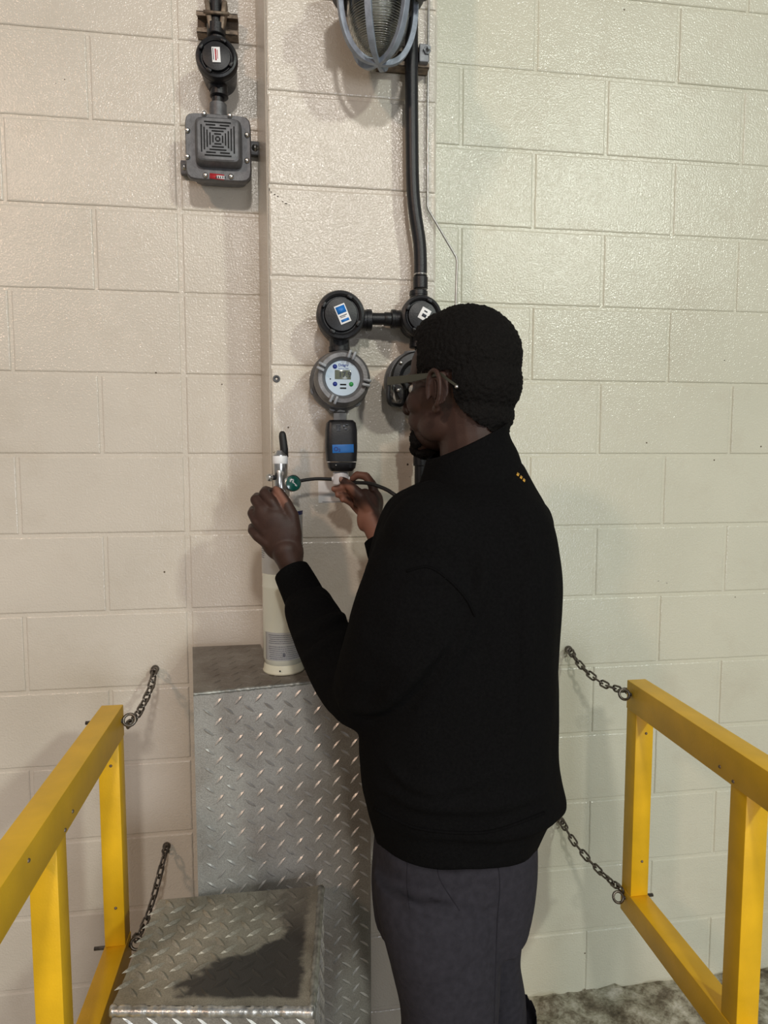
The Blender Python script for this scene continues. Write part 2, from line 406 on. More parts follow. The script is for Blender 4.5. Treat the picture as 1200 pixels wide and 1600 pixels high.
def chips(name, spots, Y, parent, seed):
    rnd = random.Random(seed); b_ = bmesh.new()
    for (u, v, a, w) in spots:
        c = P(u, v, Y-.0002); n_ = rnd.randint(5, 8); ph = rnd.uniform(0, 6)
        vs_ = [b_.verts.new(c+Vector((math.cos(2*math.pi*k/n_+ph)*a*rnd.uniform(.5, 1), 0, math.sin(2*math.pi*k/n_+ph)*w*rnd.uniform(.5, 1)))) for k in range(n_)]
        top_ = [b_.verts.new(x_.co+Vector((0, .0012, 0))) for x_ in vs_]
        b_.faces.new(vs_); b_.faces.new(top_[::-1])
        for k in range(n_): b_.faces.new((vs_[k], top_[k], top_[(k+1) % n_], vs_[(k+1) % n_]))
    bmesh.ops.recalc_face_normals(b_, faces=b_.faces[:])
    return obj(name, b_, M_CHIP, parent, smooth=False)
chips('paint_crack', [(419, 288, .0012, .004), (421, 296, .0012, .004), (424, 300, .002, .0015), (429, 304, .003, .0014), (434, 307, .0035, .0016), (442, 315, .003, .0012), (447, 318, .0045, .0016), (452, 320, .003, .0008), (541, 131, .0015, .0025), (640, 745, .0012, .0012)], PY, pil_, 3)
chips('paint_chip', [(641, 683, .0025, .0022), (634, 692, .0012, .002), (637, 726, .0028, .004), (632, 708, .0015, .001), (645, 735, .001, .001), (565, 690, .001, .001), (420, 172, .001, .002)], PY, pil_, 5)
chips('rust_spot', [(690, 202, .0042, .005), (694, 207, .004, .003), (697, 214, .0018, .003), (692, 222, .0015, .002), (695, 248, .0018, .0015), (101, 124, .0025, .0012), (87, 130, .0015, .0012), (1132, 563, .0022, .0022), (1029, 908, .004, .0012), (1042, 911, .003, .001)], 0, bpy.data.objects['wall_back'], 9)
# floor: rough broken concrete, heaped a little against the wall
bm = bmesh.new()
nx, ny = 300, 130
gx = [X0-.3+(X1-X0+.6)*i/nx for i in range(nx+1)]; gy = [.1-5.6*(k/ny)**1.9 for k in range(ny+1)]
G = []
for y in gy:
    row = []
    for x in gx:
        near = max(0, 1-abs(y)/.25)
        z = .006*noise.noise(Vector((x*7, y*7, 0))) + .03*near*abs(noise.noise(Vector((x*11+4, y*13, 2)))) + .012*near*noise.noise(Vector((x*40, y*40, 7)))
        z -= .012 if x > .9 and x < 2.4 else 0
        row.append(bm.verts.new((x, y, z-.006)))
    G.append(row)
for a, b in zip(G, G[1:]):
    for k in range(nx): bm.faces.new((a[k], b[k], b[k+1], a[k+1]))
bmesh.ops.recalc_face_normals(bm, faces=bm.faces[:])
fl = struct(obj('floor', bm, M_FLOOR, org=(0, 0, 0)))

# ------------------------------------------------------------------ tread-plate box and step
def lug(bm, c, u, v, n_, ang, L=.034, w=.0075, h=.0024, mi=0):
    c = Vector(c); d = u*math.cos(ang)+v*math.sin(ang); s = -u*math.sin(ang)+v*math.cos(ang)
    ring = [c+d*L/2, c+d*L*.16+s*w/2, c-d*L*.16+s*w/2, c-d*L/2, c-d*L*.16-s*w/2, c+d*L*.16-s*w/2]
    ring = [bm.verts.new(p-n_*.0004) for p in ring]
    a = bm.verts.new(c+d*L*.30+n_*h*.8); m_ = bm.verts.new(c+n_*h*1.25); b = bm.verts.new(c-d*L*.30+n_*h*.8)
    for f in ((ring[0], ring[1], a), (ring[1], m_, a), (ring[1], ring[2], m_), (ring[2], b, m_), (ring[2], ring[3], b), (ring[3], ring[4], b), (ring[4], m_, b), (ring[4], ring[5], m_), (ring[5], a, m_), (ring[5], ring[0], a)):
        bm.faces.new(f).material_index = mi
def plate_face(bm, quad, pitch=.0425, skew=.0, mi=0, keep=None, h=.0024):
    """diamond lugs over a quad given by 4 world corners (bl, br, tr, tl)"""
    a, b, c, d = [Vector(q) for q in quad]
    u = (b-a).normalized(); n_ = u.cross((d-a)).normalized(); v = n_.cross(u)
    Lu = max((b-a).length, (c-d).length); Lv = max((d-a).dot(v), (c-a).dot(v))
    left = lambda t: (d-a)*t
    nu = int(Lu/pitch)+2; nv = int(Lv/pitch)+2
    for i in range(-1, nu*2):
        for k in range(-1, nv*2):
            if (i+k) % 2: continue
            x, y = i*pitch/2+.008, k*pitch/2+.012
            if x < .013 or y < .012 or y > Lv-.012 or x > Lu-.013: continue
            if keep and not keep(a+u*x+v*y): continue
            ang = math.radians(48 if i % 2 == 0 else -40)
            lug(bm, a+u*x+v*y, u, v, n_, ang, mi=mi, h=h*(.75+.4*random.random()))
BT = ZO-.498                               # box top height
bl_, br_ = Vector((.012, -.03, 0)), Vector((.452, -.03, 0)); fl_, fr_ = Vector((.062, -.378, 0)), Vector((.443, -.318, 0))
zv = lambda v, z: Vector((v.x, v.y, z))
bx = thing('tread_plate_box', 'tall grey diamond tread plate box against the pilaster, cylinder standing on it', 'box', ((fl_+fr_+bl_+br_)/4))
bm = bmesh.new()
cs = [bl_, Vector((.186, -.03, 0)), Vector((.214, -.206, 0)), Vector((.448, -.206, 0)), fr_, fl_]
nc = len(cs)
lo = [bm.verts.new(zv(c, 0)) for c in cs]; hi = [bm.verts.new(zv(c, BT-.004)) for c in cs]
for k in range(nc): bm.faces.new((lo[k], lo[(k+1) % nc], hi[(k+1) % nc], hi[k]))
bm.faces.new(lo); bm.faces.new(hi[::-1])
plate_face(bm, [zv(fl_, .002), zv(fr_, .002), zv(fr_, BT-.006), zv(fl_, BT-.006)], mi=1)
q_ = Vector((.448, -.206, 0)); plate_face(bm, [zv(fr_, .002), zv(q_, .002), zv(q_, BT-.006), zv(fr_, BT-.006)], mi=1)
bmesh.ops.recalc_face_normals(bm, faces=bm.faces[:])
obj('side_plating', bm, [M_PLATE, M_LUGM], bx, smooth=False)
bm = bmesh.new()
lo = [bm.verts.new(zv(c, BT-.0035)) for c in cs]; hi = [bm.verts.new(zv(c, BT)) for c in cs]
for k in range(nc): bm.faces.new((lo[k], lo[(k+1) % nc], hi[(k+1) % nc], hi[k]))
bm.faces.new(lo); bm.faces.new(hi[::-1])
plate_face(bm, [zv(fl_, BT), zv(fr_, BT), zv(br_, BT), zv(bl_, BT)], h=.0016, keep=lambda p: p.y < -.045 and not (p.x > .18 and p.y > -.225))
bmesh.ops.recalc_face_normals(bm, faces=bm.faces[:])
obj('top_plate', bm, M_PLATE_TOP, bx, smooth=False)
bm = bmesh.new()
def bead(bm, a, b, r, step=.004, jit=.25):
    a = Vector(a); b = Vector(b); n = int((b-a).length/step)
    pts = [a.lerp(b, i/n)+Vector((0, 0, random.uniform(-1, 1)*r*jit*.4)) for i in range(n+1)]
    tube(bm, pts, [r*(1+random.uniform(-jit, jit)) for _ in pts], 8)
bead(bm, zv(fl_, BT-.003)+Vector((0, -.001, 0)), zv(fr_, BT-.003)+Vector((0, -.001, 0)), .0038)
obj('weld_bead', bm, M_WELD_D, bx)

ST = ZO-.938
s_fl, s_fr, s_br, s_bl = Vector((-.05, -.655, 0)), Vector((.300, -.692, 0)), Vector((.330, -.375, 0)), Vector((-.018, -.395, 0))
def hz_(u, v, z):
    d = ray(u, v); q = CAM+d*((z-CAM.z)/d.z); return Vector((q.x, q.y, 0))
s_fl, s_fr = hz_(174, 1571, ST), hz_(491, 1573, ST); s_br = Vector((hz_(505, 1383, ST).x, -.388, 0)); s_bl = Vector((-.018, -.384, 0))
stp = thing('tread_plate_step', 'low grime-stained tread plate step in front of the tall box', 'step', (s_fl+s_fr+s_br+s_bl)/4)
cs = [s_bl, s_br, s_fr, s_fl]
bm = bmesh.new()
lo = [bm.verts.new(zv(c, 0)) for c in cs]; hi = [bm.verts.new(zv(c, ST-.0095)) for c in cs]
for k in range(4): bm.faces.new((lo[k], lo[(k+1) % 4], hi[(k+1) % 4], hi[k]))
bm.faces.new(lo); bm.faces.new(hi[::-1])
plate_face(bm, [zv(s_fl, .002), zv(s_fr, .002), zv(s_fr, ST-.012), zv(s_fl, ST-.012)], mi=1)
plate_face(bm, [zv(s_fr, .002), zv(s_br, .002), zv(s_br, ST-.012), zv(s_fr, ST-.012)], mi=1)
bmesh.ops.recalc_face_normals(bm, faces=bm.faces[:])
obj('side_plating', bm, [M_PLATE, M_LUGM], stp, smooth=False)
bm = bmesh.new()
# dished top: fine grid, material 1 is the dark grime patch
nn = 130; GG = []
inner = [s_fl, s_fr, s_br, s_bl]
for k in range(nn+1):
    row = []
    for i in range(nn+1):
        s, t = i/nn, k/nn
        p = (s_fl.lerp(s_fr, s)).lerp(s_bl.lerp(s_br, s), t)
        e = min(t, 1-s)
        z = ST-.004+.004*math.exp(-e/.05)+.0012*noise.noise(Vector((p.x*9, p.y*9, 3)))
        row.append(bm.verts.new((p.x, p.y, z)))
    GG.append(row)
def muddy(s, t):
    q = noise.noise(Vector((s*6, t*6, 9)))*.07+noise.noise(Vector((s*19, t*19, 4)))*.045+noise.noise(Vector((s*50, t*50, 2)))*.02
    kn = [(-.1, .5), (.05, .34), (.2, .27), (.36, .42), (.6, .78), (.75, .75), (1.1, .72)]
    for (t0, a), (t1, b) in zip(kn, kn[1:]):
        if t <= t1: L_ = a+(b-a)*(t-t0)/(t1-t0); break
    else: L_ = .72
    m_ = min((s-L_+q)/.05, (.93-s+q*.4)/.03, (t-.06+q*.3)/.03)
    return max(0.0, min(1.0, m_))*(1 if t < .62 else max(.45, 1-(t-.62)*1.6))
for k in range(nn):
    for i in range(nn):
        f = bm.faces.new((GG[k][i], GG[k][i+1], GG[k+1][i+1], GG[k+1][i]))
pitch = .043
for i in range(0, 22):
    for k in range(0, 20):
        if (i+k) % 2: continue
        x, y = i*pitch/2+.006, k*pitch/2+.012
        s, t = x/.352, y/.312
        if s > .93 or t > .97 or t < .05: continue
        p = (s_fl.lerp(s_fr, s)).lerp(s_bl.lerp(s_br, s), t)
        md_ = muddy(s, t)
        lug(bm, (p.x, p.y, ST-.0036), Vector((1, -.1, 0)).normalized(), Vector((.1, 1, 0)).normalized(), Vector((0, 0, 1)), math.radians(40 if i % 2 == 0 else -48), h=.0034-.0024*md_, L=.038, w=.011)
tp_ = obj('top_plate', bm, M_STEP_TOP, stp, smooth=False, org=(0, 0, 0))
at_ = tp_.data.attributes.new('grime', 'FLOAT', 'POINT'); o_ = Vector(s_fl)
ux = (s_fr-s_fl); uy = (s_bl-s_fl)
for i_, v_ in enumerate(tp_.data.vertices):
    w_ = v_.co-s_fl; det = ux.x*uy.y-ux.y*uy.x
    at_.data[i_].value = muddy((w_.x*uy.y-w_.y*uy.x)/det, (ux.x*w_.y-ux.y*w_.x)/det)
def mix_attr(m, name, col, rough=None):
    N, L = m.node_tree.nodes, m.node_tree.links; b = N['Principled BSDF']
    at = N.new('ShaderNodeAttribute'); at.attribute_name = name
    src = b.inputs['Base Color'].links[0].from_socket
    x = N.new('ShaderNodeMix'); x.data_type = 'RGBA'; L.new(at.outputs['Fac'], x.inputs['Factor']); L.new(src, x.inputs[6]); x.inputs[7].default_value = (*col, 1)
    L.new(x.outputs[2], b.inputs['Base Color'])
    return at
at = mix_attr(M_STEP_TOP, 'grime', (.040, .035, .030))
N_, L_n = M_STEP_TOP.node_tree.nodes, M_STEP_TOP.node_tree.links
mm_ = N_.new('ShaderNodeMapRange'); mm_.inputs['To Min'].default_value = .4; mm_.inputs['To Max'].default_value = 0; L_n.new(at.outputs['Fac'], mm_.inputs['Value']); L_n.new(mm_.outputs[0], N_['Principled BSDF'].inputs['Metallic'])
bm = bmesh.new()
bead(bm, zv(s_fl, ST-.008)+Vector((0, -.002, 0)), zv(s_fr, ST-.008)+Vector((0, -.002, 0)), .009, .005, .12)
obj('front_weld_bead', bm, M_WELD, stp)
bm = bmesh.new()
bead(bm, zv(s_fr, ST-.005)+Vector((-.004, 0, 0)), zv(s_fr.lerp(s_br, .97), ST-.004)+Vector((-.004, 0, 0)), .0075, .006, .15)
obj('side_weld_bead', bm, M_WELD_D, stp)

# ------------------------------------------------------------------ yellow guard rails
def rail(x0, x1, ya, side, label):
    """square-tube guard rail running from near the wall (ya) towards the room"""
    cx = (x0+x1)/2; t = thing('guard_rail', label, 'guard rail', (cx, (ya-1.42)/2, 0), 'yellow guard rails')
    top, bot, h = ZO-.557, ZO-1.094, .072
    bm = bmesh.new(); box(bm, (x0, -1.42, top-h), (x1, ya, top), .0022); obj('top_bar', bm, M_YEL, t, angle=40)
    bm = bmesh.new(); box(bm, (x0, -1.42, bot-.062), (x1, ya+.001, bot), .0022); obj('bottom_bar', bm, M_YEL, t, angle=40)
    for k, y in enumerate((ya, ya-.39, -1.37)):
        for (a, b) in ((bot, top-h), (-.01, bot-.062)):
            if k == 0 and a < 0: continue
            bm = bmesh.new(); box(bm, (x0+.0015, y-.046, a), (x1-.0015, y-.0005, b), .002)
            obj('post', bm, M_YEL, t, angle=40)
    # drilled bolt heads and the eye bolts that hold the chains
    def stud(c, d, r=.0035, L=.002):
        bm = bmesh.new(); lathe(bm, [(0, L), (r*.7, L), (r, 0), (r, -.002)], c, d, 10); obj('bolt_head', bm, M_RUST, t)
    if side < 0: fx = x1; nx_ = 1
    else: fx = x0; nx_ = -1
    for y, z in ((ya-.36, top-.052), (ya-.40, top-.062), (ya-.55, top-.02)): stud((fx, y, z), (nx_, 0, 0))
    for z in (top-.12, bot+.09): stud((cx+.004, ya-.046, z), (0, -1, 0))
    for z in (top-.03, bot-.018):
        bm = bmesh.new(); e = nx_
        tube(bm, [(fx+e*.004, ya-.022, z), (fx-e*.075, ya-.022, z)], .0042, 10)
        c = Vector((fx+e*.016, ya-.018, z))
        ring = [c+Vector((math.cos(a)*.013*e, math.sin(a)*.006, math.sin(a)*.011)) for a in [2*math.pi*k/20 for k in range(20)]]
        tube(bm, ring, .0034, 8, closed=True)
        obj('eye_bolt', bm, M_CHAIN, t)
    return t
rail(-.154, -.107, -.262, -1, 'yellow square-tube guard rail on the left, beside the tread plate step')
rail(1.091, 1.140, -.272, 1, 'yellow square-tube guard rail on the right of the person')

def link_mesh():
    bm = bmesh.new(); L, r, w = .0085, .0027, .0074; pts = []
    for k in range(24):
        a = 2*math.pi*k/24; x = math.cos(a)*w
        pts.append(Vector((x, 0, math.sin(a)*w+(L-.001 if math.sin(a) > 0 else -L+.001))))
    tube(bm, pts, r, 8, closed=True)
    me = bpy.data.meshes.new('chain_link'); bm.to_mesh(me); bm.free(); me.materials.append(M_CHAIN)
    me.polygons.foreach_set('use_smooth', [True]*len(me.polygons)); return me
LINK = link_mesh()
def chain(pts, label):
    path = smooth_path(pts, 24); t = thing('steel_chain', label, 'chain', path[0], 'short steel chains between wall and rails')
    # walk along the path at the link pitch
    pitch = .0245; d = .008; acc = 0; i = 0; k = 0
    lens = [(b-a).length for a, b in zip(path, path[1:])]; total = sum(lens); n = max(3, int(round(total/pitch))); pitch = total/n
    def at(s):
        for a, b, l in zip(path, path[1:], lens):
            if s <= l: return a.lerp(b, s/l)
            s -= l
        return path[-1]
    for k in range(n):
        c = at((k+.5)*pitch); dr = (at(min(total, (k+.9)*pitch))-at((k+.1)*pitch)).normalized()
        o = bpy.data.objects.new('link', LINK); C.objects.link(o); o.parent = t; o.location = c-Vector(path[0])
        R = frame_from(dr, (.3, .9, .3)) @ Matrix.Rotation(math.radians(45+90*(k % 2)+random.uniform(-12, 12)), 3, 'Z')
        o.rotation_euler = R.to_euler(); s = pitch/.0245; o.scale = (1, 1, s*1.06)
    return t
def anchor(u, v, label):
    c = P(u, v, -.006); bm = bmesh.new()
    lathe(bm, [(.0105, -.006), (.0105, .001), (.008, .004), (.005, .005), (.0045, .012)], c, (0, -1, 0), 12)
    cc = c+Vector((0, -.016, -.002)); tube(bm, [cc+Vector((math.sin(a)*.0075, 0, math.cos(a)*.0075)) for a in [2*math.pi*k/18 for k in range(18)]], .0027, 8, closed=True)
    tag(obj('wall_anchor', bm, M_CHAIN), label, 'anchor', 'chain anchors in the wall')
CH = [([(242, 1046), (236, 1072), (224, 1100), (211, 1122), (199, 1133)], -.272, 'upper left dark chain sagging from the wall to the left rail top', 'upper wall anchor eye, left of the tread plate box'),
      ([(260, 1323), (249, 1368), (236, 1415), (222, 1452), (210, 1468)], -.272, 'lower left dark chain hanging from the wall to the left rail bottom bar', 'lower wall anchor eye, left of the tread plate box'),
      ([(889, 1015), (912, 1045), (942, 1068), (970, 1078), (990, 1081)], -.285, 'upper right dark chain between the wall and the right rail top', 'upper wall anchor eye, right of the person'),
      ([(877, 1283), (898, 1317), (926, 1350), (952, 1375), (973, 1391)], -.285, 'lower right dark chain between the wall and the right rail bottom bar', 'lower wall anchor eye, right of the person')]
for pp, ye, lab, lab2 in CH:
    n = len(pp); anchor(*pp[0], lab2)
    chain([P(u, v, -.022+(ye+.022)*(i/(n-1))) for i, (u, v) in enumerate(pp)], lab)

# ------------------------------------------------------------------ fixtures
def round_jbox(c, r, wally, label, stick, hubs, group='round black junction boxes'):
    """c = centre of the cover face"""
    t = thing('junction_box', label, 'junction box', (c.x, wally, c.z), group); d = wally-c.y
    bm = bmesh.new()
    lathe(bm, [(r*.80, -d+.001), (r*.86, -d*.8), (r*.93, -.030), (r*.98, -.028), (r*1.0, -.022)], c, (0, -1, 0), 48)
    for a in hubs:
        dv = Vector((math.cos(math.radians(a)), 0, math.sin(math.radians(a))))
        q = c+Vector((0, d*.5, 0))+dv*r*.6
        lathe(bm, [(r*.42, 0), (r*.42, r*.55), (r*.45, r*.56), (r*.45, r*.75), (r*.40, r*.78)], q, dv, 24)
    obj('housing', bm, M_BLK, t, angle=35)
    bm = bmesh.new()
    lathe(bm, [(r*.99, -.021), (r*1.0, -.008), (r*.95, -.003), (r*.84, -.001), (r*.76, -.004), (r*.74, -.0075), (r*.70, -.0075), (r*.66, 0), (r*.3, .003), (0, .0035)], c, (0, -1, 0), 56)
    for k in range(4):
        a = math.radians(45+90*k+18)
        box(bm, c+Vector((math.cos(a)*r*.78-.007, -.006, math.sin(a)*r*.78-.004)), c+Vector((math.cos(a)*r*.78+.007, .008, math.sin(a)*r*.78+.004)), .003, rot=Matrix.Rotation(-a+math.pi/2, 3, 'Y'))
    obj('cover', bm, M_BLK, t, angle=35)
    stick(t, c+Vector((0, -.0040, 0)))
    return t
def sticker_blue(t, c):
    rot = 23
    R = Matrix.Rotation(-math.radians(-rot), 3, 'Y')
    bm = bmesh.new(); quad_plate(bm, c+Vector((.003, 0, 0)), .0245, .041, .0006, rot, 0, bev=.0002)
    s = obj('sticker', bm, M_WHITE, t)
    def off(x, z): return c+Vector((.003, -.0007, 0))+Matrix.Rotation(-math.radians(rot), 3, 'Y') @ Vector((x, 0, z))
    bm = bmesh.new(); quad_plate(bm, off(0, .0095), .0205, .016, .0003, rot); quad_plate(bm, off(0, -.014), .018, .0055, .0003, rot); obj('printed_block', bm, M_BLUE, s)
    bm = bmesh.new(); quad_plate(bm, off(0, -.0035), .017, .0016, .0003, rot); quad_plate(bm, off(-.002, -.0065), .012, .0012, .0003, rot); obj('printed_lines', bm, M_INK, s)
def sticker_red(t, c):
    bm = bmesh.new(); quad_plate(bm, c, .019, .034, .0006, 3, bev=.0002); s = obj('sticker', bm, M_WHITE, t)
    bm = bmesh.new(); quad_plate(bm, c+Vector((-.001, -.0007, 0)), .003, .026, .0003, 3); quad_plate(bm, c+Vector((.003, -.0007, .001)), .0015, .020, .0003, 3); obj('printed_lines', bm, M_RED, s)
    bm = bmesh.new(); quad_plate(bm, c+Vector((-.0065, -.0007, .001)), .0015, .026, .0003, 3); obj('printed_edge', bm, M_INK, s)
def sticker_small(t, c):
    rot = -28; c = c+Vector((.004, 0, .002))
    bm = bmesh.new(); quad_plate(bm, c, .022, .027, .0006, rot, bev=.0002); s = obj('sticker', bm, M_WHITE, t)
    bm = bmesh.new(); quad_plate(bm, c+Vector((-.001, -.0007, -.003)), .010, .007, .0003, rot); quad_plate(bm, c+Vector((.003, -.0007, .006)), .008, .003, .0003, rot); obj('printed_mark', bm, M_INK, s)

# --- horn with its junction box, conduit and strut (left)
hY = -.088
t = thing('alarm_horn', 'square dark grey explosion-proof horn with slotted grille and eight bolts', 'horn', P(341, 228, 0))
hc = P(341, 230, hY)
bm = bmesh.new()
n = 48; prof = []
def sqring(c, s, y, n=64, bulge=.045, chf=.85):
    out = []
    for k in range(n):
        a = 2*math.pi*(k+.5)/n; cx, sz = math.cos(a), math.sin(a); e = 9
        f = (abs(cx)**e+abs(sz)**e)**(-1/e)
        out.append(Vector((c.x+cx*f*s, y, c.z+sz*f*s)))
    return out
def sqloft(bm, c, prof, mi=0, n=64):
    R = [[bm.verts.new(p) for p in sqring(c, s, y, n)] for s, y in prof]
    for a, b in zip(R, R[1:]):
        for k in range(n): bm.faces.new((a[k], b[k], b[(k+1) % n], a[(k+1) % n])).material_index = mi
    bm.faces.new(R[0]); bm.faces.new(R[-1][::-1]); return R
HS = .0765
sqloft(bm, Vector((hc.x, 0, hc.z)), [(HS*.80, -.012), (HS*.86, -.03), (HS*.9, -.062), (HS*.98, -.066), (HS, -.072), (HS, -.084), (HS*.97, hY)])
bmesh.ops.recalc_face_normals(bm, faces=bm.faces[:]); obj('housing', bm, M_GREY, t, angle=30)
gc = Vector((hc.x+.002, 0, hc.z+.006))
bm = bmesh.new(); sqloft(bm, gc, [(.055, hY+.006), (.0535, hY-.014), (.049, hY-.026), (.046, hY-.028)])
bmesh.ops.recalc_face_normals(bm, faces=bm.faces[:]); obj('grille_dome', bm, M_GREY, t, angle=30)
bm = bmesh.new(); yf = hY-.0283
for q in range(6):
    d = .0045+q*.0066
    L = max(.0035, d*.86-.0015)
    for sgn in (-1, 1):
        if q == 4 :
            for s2 in (-1, 1): quad_plate(bm, gc+Vector((s2*(L/2+.0035), yf, sgn*d)), L-.003, .0030, .0006)
        else: quad_plate(bm, gc+Vector((0, yf, sgn*d)), 2*L, .0030, .0006)
        quad_plate(bm, gc+Vector((sgn*d, yf, 0)), .0030, 2*L, .0006)
obj('sound_slots', bm, M_SLOT, t, smooth=False)
for (u, v) in ((319, 178), (359, 181), (293, 204), (386, 211), (293, 245), (386, 251), (321, 274), (361, 276)):
    c = P(u, v, hY-.001); bm = bmesh.new(); lathe(bm, [(.0062, 0), (.0062, .0012), (.005, .0013), (.005, .005), (.0032, .0063), (0, .0066)], c, (0, -1, 0), 6 if 0 else 12); obj('cover_bolt', bm, M_STEEL, t)
for (u, v, s) in ((398, 232, 1), (288, 262, -1)):
    bm = bmesh.new(); c = P(u, v, -.016); x_ = (-.024, .011) if s > 0 else (-.009, .026)
    box(bm, c+Vector((x_[0], -.004, -.017)), c+Vector((x_[1], .012, .017)), .003)
    ml = obj('mounting_lug', bm, M_GREY, t, angle=30)
    bm = bmesh.new(); lathe(bm, [(.0085, .004), (.0085, .0055), (.0052, .006), (.0052, .010)], c+Vector((.001, 0, 0)), (0, -1, 0), 12); obj('lug_bolt', bm, M_STEEL, ml)
bm = bmesh.new(); quad_plate(bm, P(339, 276, hY-.0016), .034, .0125, .0006, -3); lb = obj('rating_label', bm, M_RED, t)
bm = bmesh.new(); quad_plate(bm, P(345, 277, hY-.0023), .019, .0075, .0004, -3); obj('rating_plate', bm, M_WHITE, lb)
bm = bmesh.new()
for k in range(5): quad_plate(bm, P(338+k*3.4, 277, hY-.0028), .0026, .0045, .0003, -3)
obj('printed_text', bm, M_INK, lb)
bm = bmesh.new(); c = P(341, 172, -.045); lathe(bm, [(.021, -.02), (.0205, .012), (.018, .014)], c, (0, 0, 1), 28); obj('conduit_hub', bm, M_GREY, t, angle=35)
# box above the horn
jb = round_jbox(P(338, 87, -.105), .0485, 0, 'round black junction box with a red printed sticker above the horn', sticker_red, (90, -90))
def pipe(name, pts, r, m, label, cat, rings=(), group=None, n=6, bands=()):
    t = thing(name, label, cat, pts[0], group)
    bm = bmesh.new(); tube(bm, smooth_path(pts, n), r, 24); obj('tube', bm, m, t, angle=50)
    for (a, b, rr, mm) in rings:
        bm = bmesh.new(); a = Vector(a); b = Vector(b); L = (b-a).length
        lathe(bm, [(rr*.92, 0), (rr, .0015), (rr, L-.0015), (rr*.92, L)], a, b-a, 24); obj('collar', bm, mm, t, angle=40)
    return t
a = P(340, 125, -.05); b = P(341, 172, -.05)
pipe('conduit_nipple', [a, a.lerp(b, .5), b], .0152, M_BLK, 'short black nipple joining the sticker box to the horn', 'pipe fitting', [(P(340, 128, -.05), P(340, 143, -.05), .021, M_BLK)])
a = P(338, 62, -.05)
pipe('vertical_conduit', [a, a+Vector((0, 0, .3)), a+Vector((0, 0, .75))], .0150, M_BLK, 'short black conduit rising out of the box above the horn', 'conduit', [(P(338, 58, -.05), P(338, 40, -.05), .022, M_BLK)])
def strut(x0, x1, z0, z1, y1, label, m):
    bm = bmesh.new(); h = (z1-z0); tt = .0025
    box(bm, (x0, y1+.028, z0), (x1, y1+.031, z1), 0)
    for z in (z0, z1-tt): box(bm, (x0, y1, z), (x1, y1+.031, z+tt), .0006)
    for z in (z0, z1-.011): box(bm, (x0, y1, z), (x1, y1+tt, z+.011), .0006)
    return tag(obj('strut_channel', bm, m, smooth=False), label, 'channel')
p1 = P(307, 48, -.034); p2 = P(371, 15, -.034)
strut(p1.x, p2.x, P(307, 50, -.034).z, P(307, 16, -.034).z, -.034, 'rusty strut channel stub behind the conduit at top left', M_RUST)
bm = bmesh.new()
for s in (-1, 1):
    c = P(338+s*11, 28, -.055); box(bm, c+Vector((-.006, -.012, -.032)), c+Vector((.006, .018, .035)), .003, rot=Matrix.Rotation(math.radians(s*8), 3, 'Y'))
lathe(bm, [(.004, -.03), (.004, .03)], P(338, 20, -.07), (1, 0, 0), 8)
tag(obj('pipe_clamp', bm, M_RUST), 'rusty two-part pipe clamp gripping the conduit above the sticker box', 'clamp')

# --- long conduit, junction boxes of the pilaster
CY = -.236
cp = [(643, -120), (643, 0), (643, 80), (643.5, 200), (645, 290), (649, 335), (655, 375), (657, 405), (657, 432)]
lc = pipe('long_conduit', [P(u, v, CY) for u, v in cp], .0150, M_BLK, 'long black conduit bending down the pilaster beside the caged lamp', 'conduit', [(P(657, 433, CY), P(657, 452, CY), .0170, M_BLK)], n=10)
bm = bmesh.new(); lathe(bm, [(.0158, 0), (.0158, .003)], P(657, 430.5, CY), (0, 0, 1), 24); obj('bare_thread', bm, M_STEEL, lc)
jl = round_jbox(P(533, 491, -.300), .0535, PY, 'round black junction box with a blue and white sticker, above the oxygen detector', sticker_blue, (0, -90))
jr = round_jbox(P(660, 493, -.285), .0470, PY, 'round black junction box with a small white sticker at the foot of the long conduit', sticker_small, (90, 180, -90))
a, b = P(570, 498, -.242), P(632, 499, -.242)
pipe('horizontal_nipple', [a, a.lerp(b, .5), b], .0135, M_BLK, 'horizontal black nipple joining the two pilaster junction boxes', 'pipe fitting', [(P(566, 498, -.242), P(576, 498, -.242), .020, M_BLK), (P(600, 498.5, -.242), P(613, 499, -.242), .0155, M_BLK), (P(615, 499, -.242), P(631, 499, -.242), .0195, M_BLK)])
# --- detector
def detector(cc, label, front, group='round gas detector housings'):
    """cc = centre of cover front"""
    t = thing('gas_detector', label, 'gas detector', (cc.x, PY, cc.z), group)
    bm = bmesh.new(); yb = PY
    D = cc.y-yb  # negative
    bc = Vector((cc.x-.004, 0, cc.z))
    lathe(bm, [(.030, 0.0), (.034, .012), (.050, .02), (.064, .032), (.0665, .045), (.0665, .075), (.060, .085)], Vector((cc.x-.002, yb, cc.z)), (0, -1, 0), 56)
    for s in (-1, 1):
        lathe(bm, [(.0215, 0), (.0215, .066), (.019, .07)], Vector((cc.x-.002, yb-.05, cc.z)), (0, 0, s), 24)
    for k in range(3):
        a_ = math.radians(200+k*55); q = Vector((cc.x-.002+math.cos(a_)*.061, yb-.06, cc.z+math.sin(a_)*.061)); lathe(bm, [(.008, -.018), (.008, .018)], q, (0, 1, 0), 12)
    obj('housing', bm, M_GREY_L if not front else M_GREY, t, angle=35)
    return t
dc = P(536, 590, -.342)
dt = detector(dc, 'grey round gas detector with a pale display reading 17.9', True)
bm = bmesh.new()
R1 = .0595
lathe(bm, [(.052, -.068), (.0575, -.060), (.0605, -.05), (.0605, -.018), (.0575, -.012), (.056, -.004), (.053, 0), (.0445, 0), (.041, -.003), (.0385, -.010), (.0380, -.012), (.030, -.0125), (0, -.0125)], dc, (0, -1, 0), 64)
obj('cover_ring', bm, M_RING, dt, angle=35)
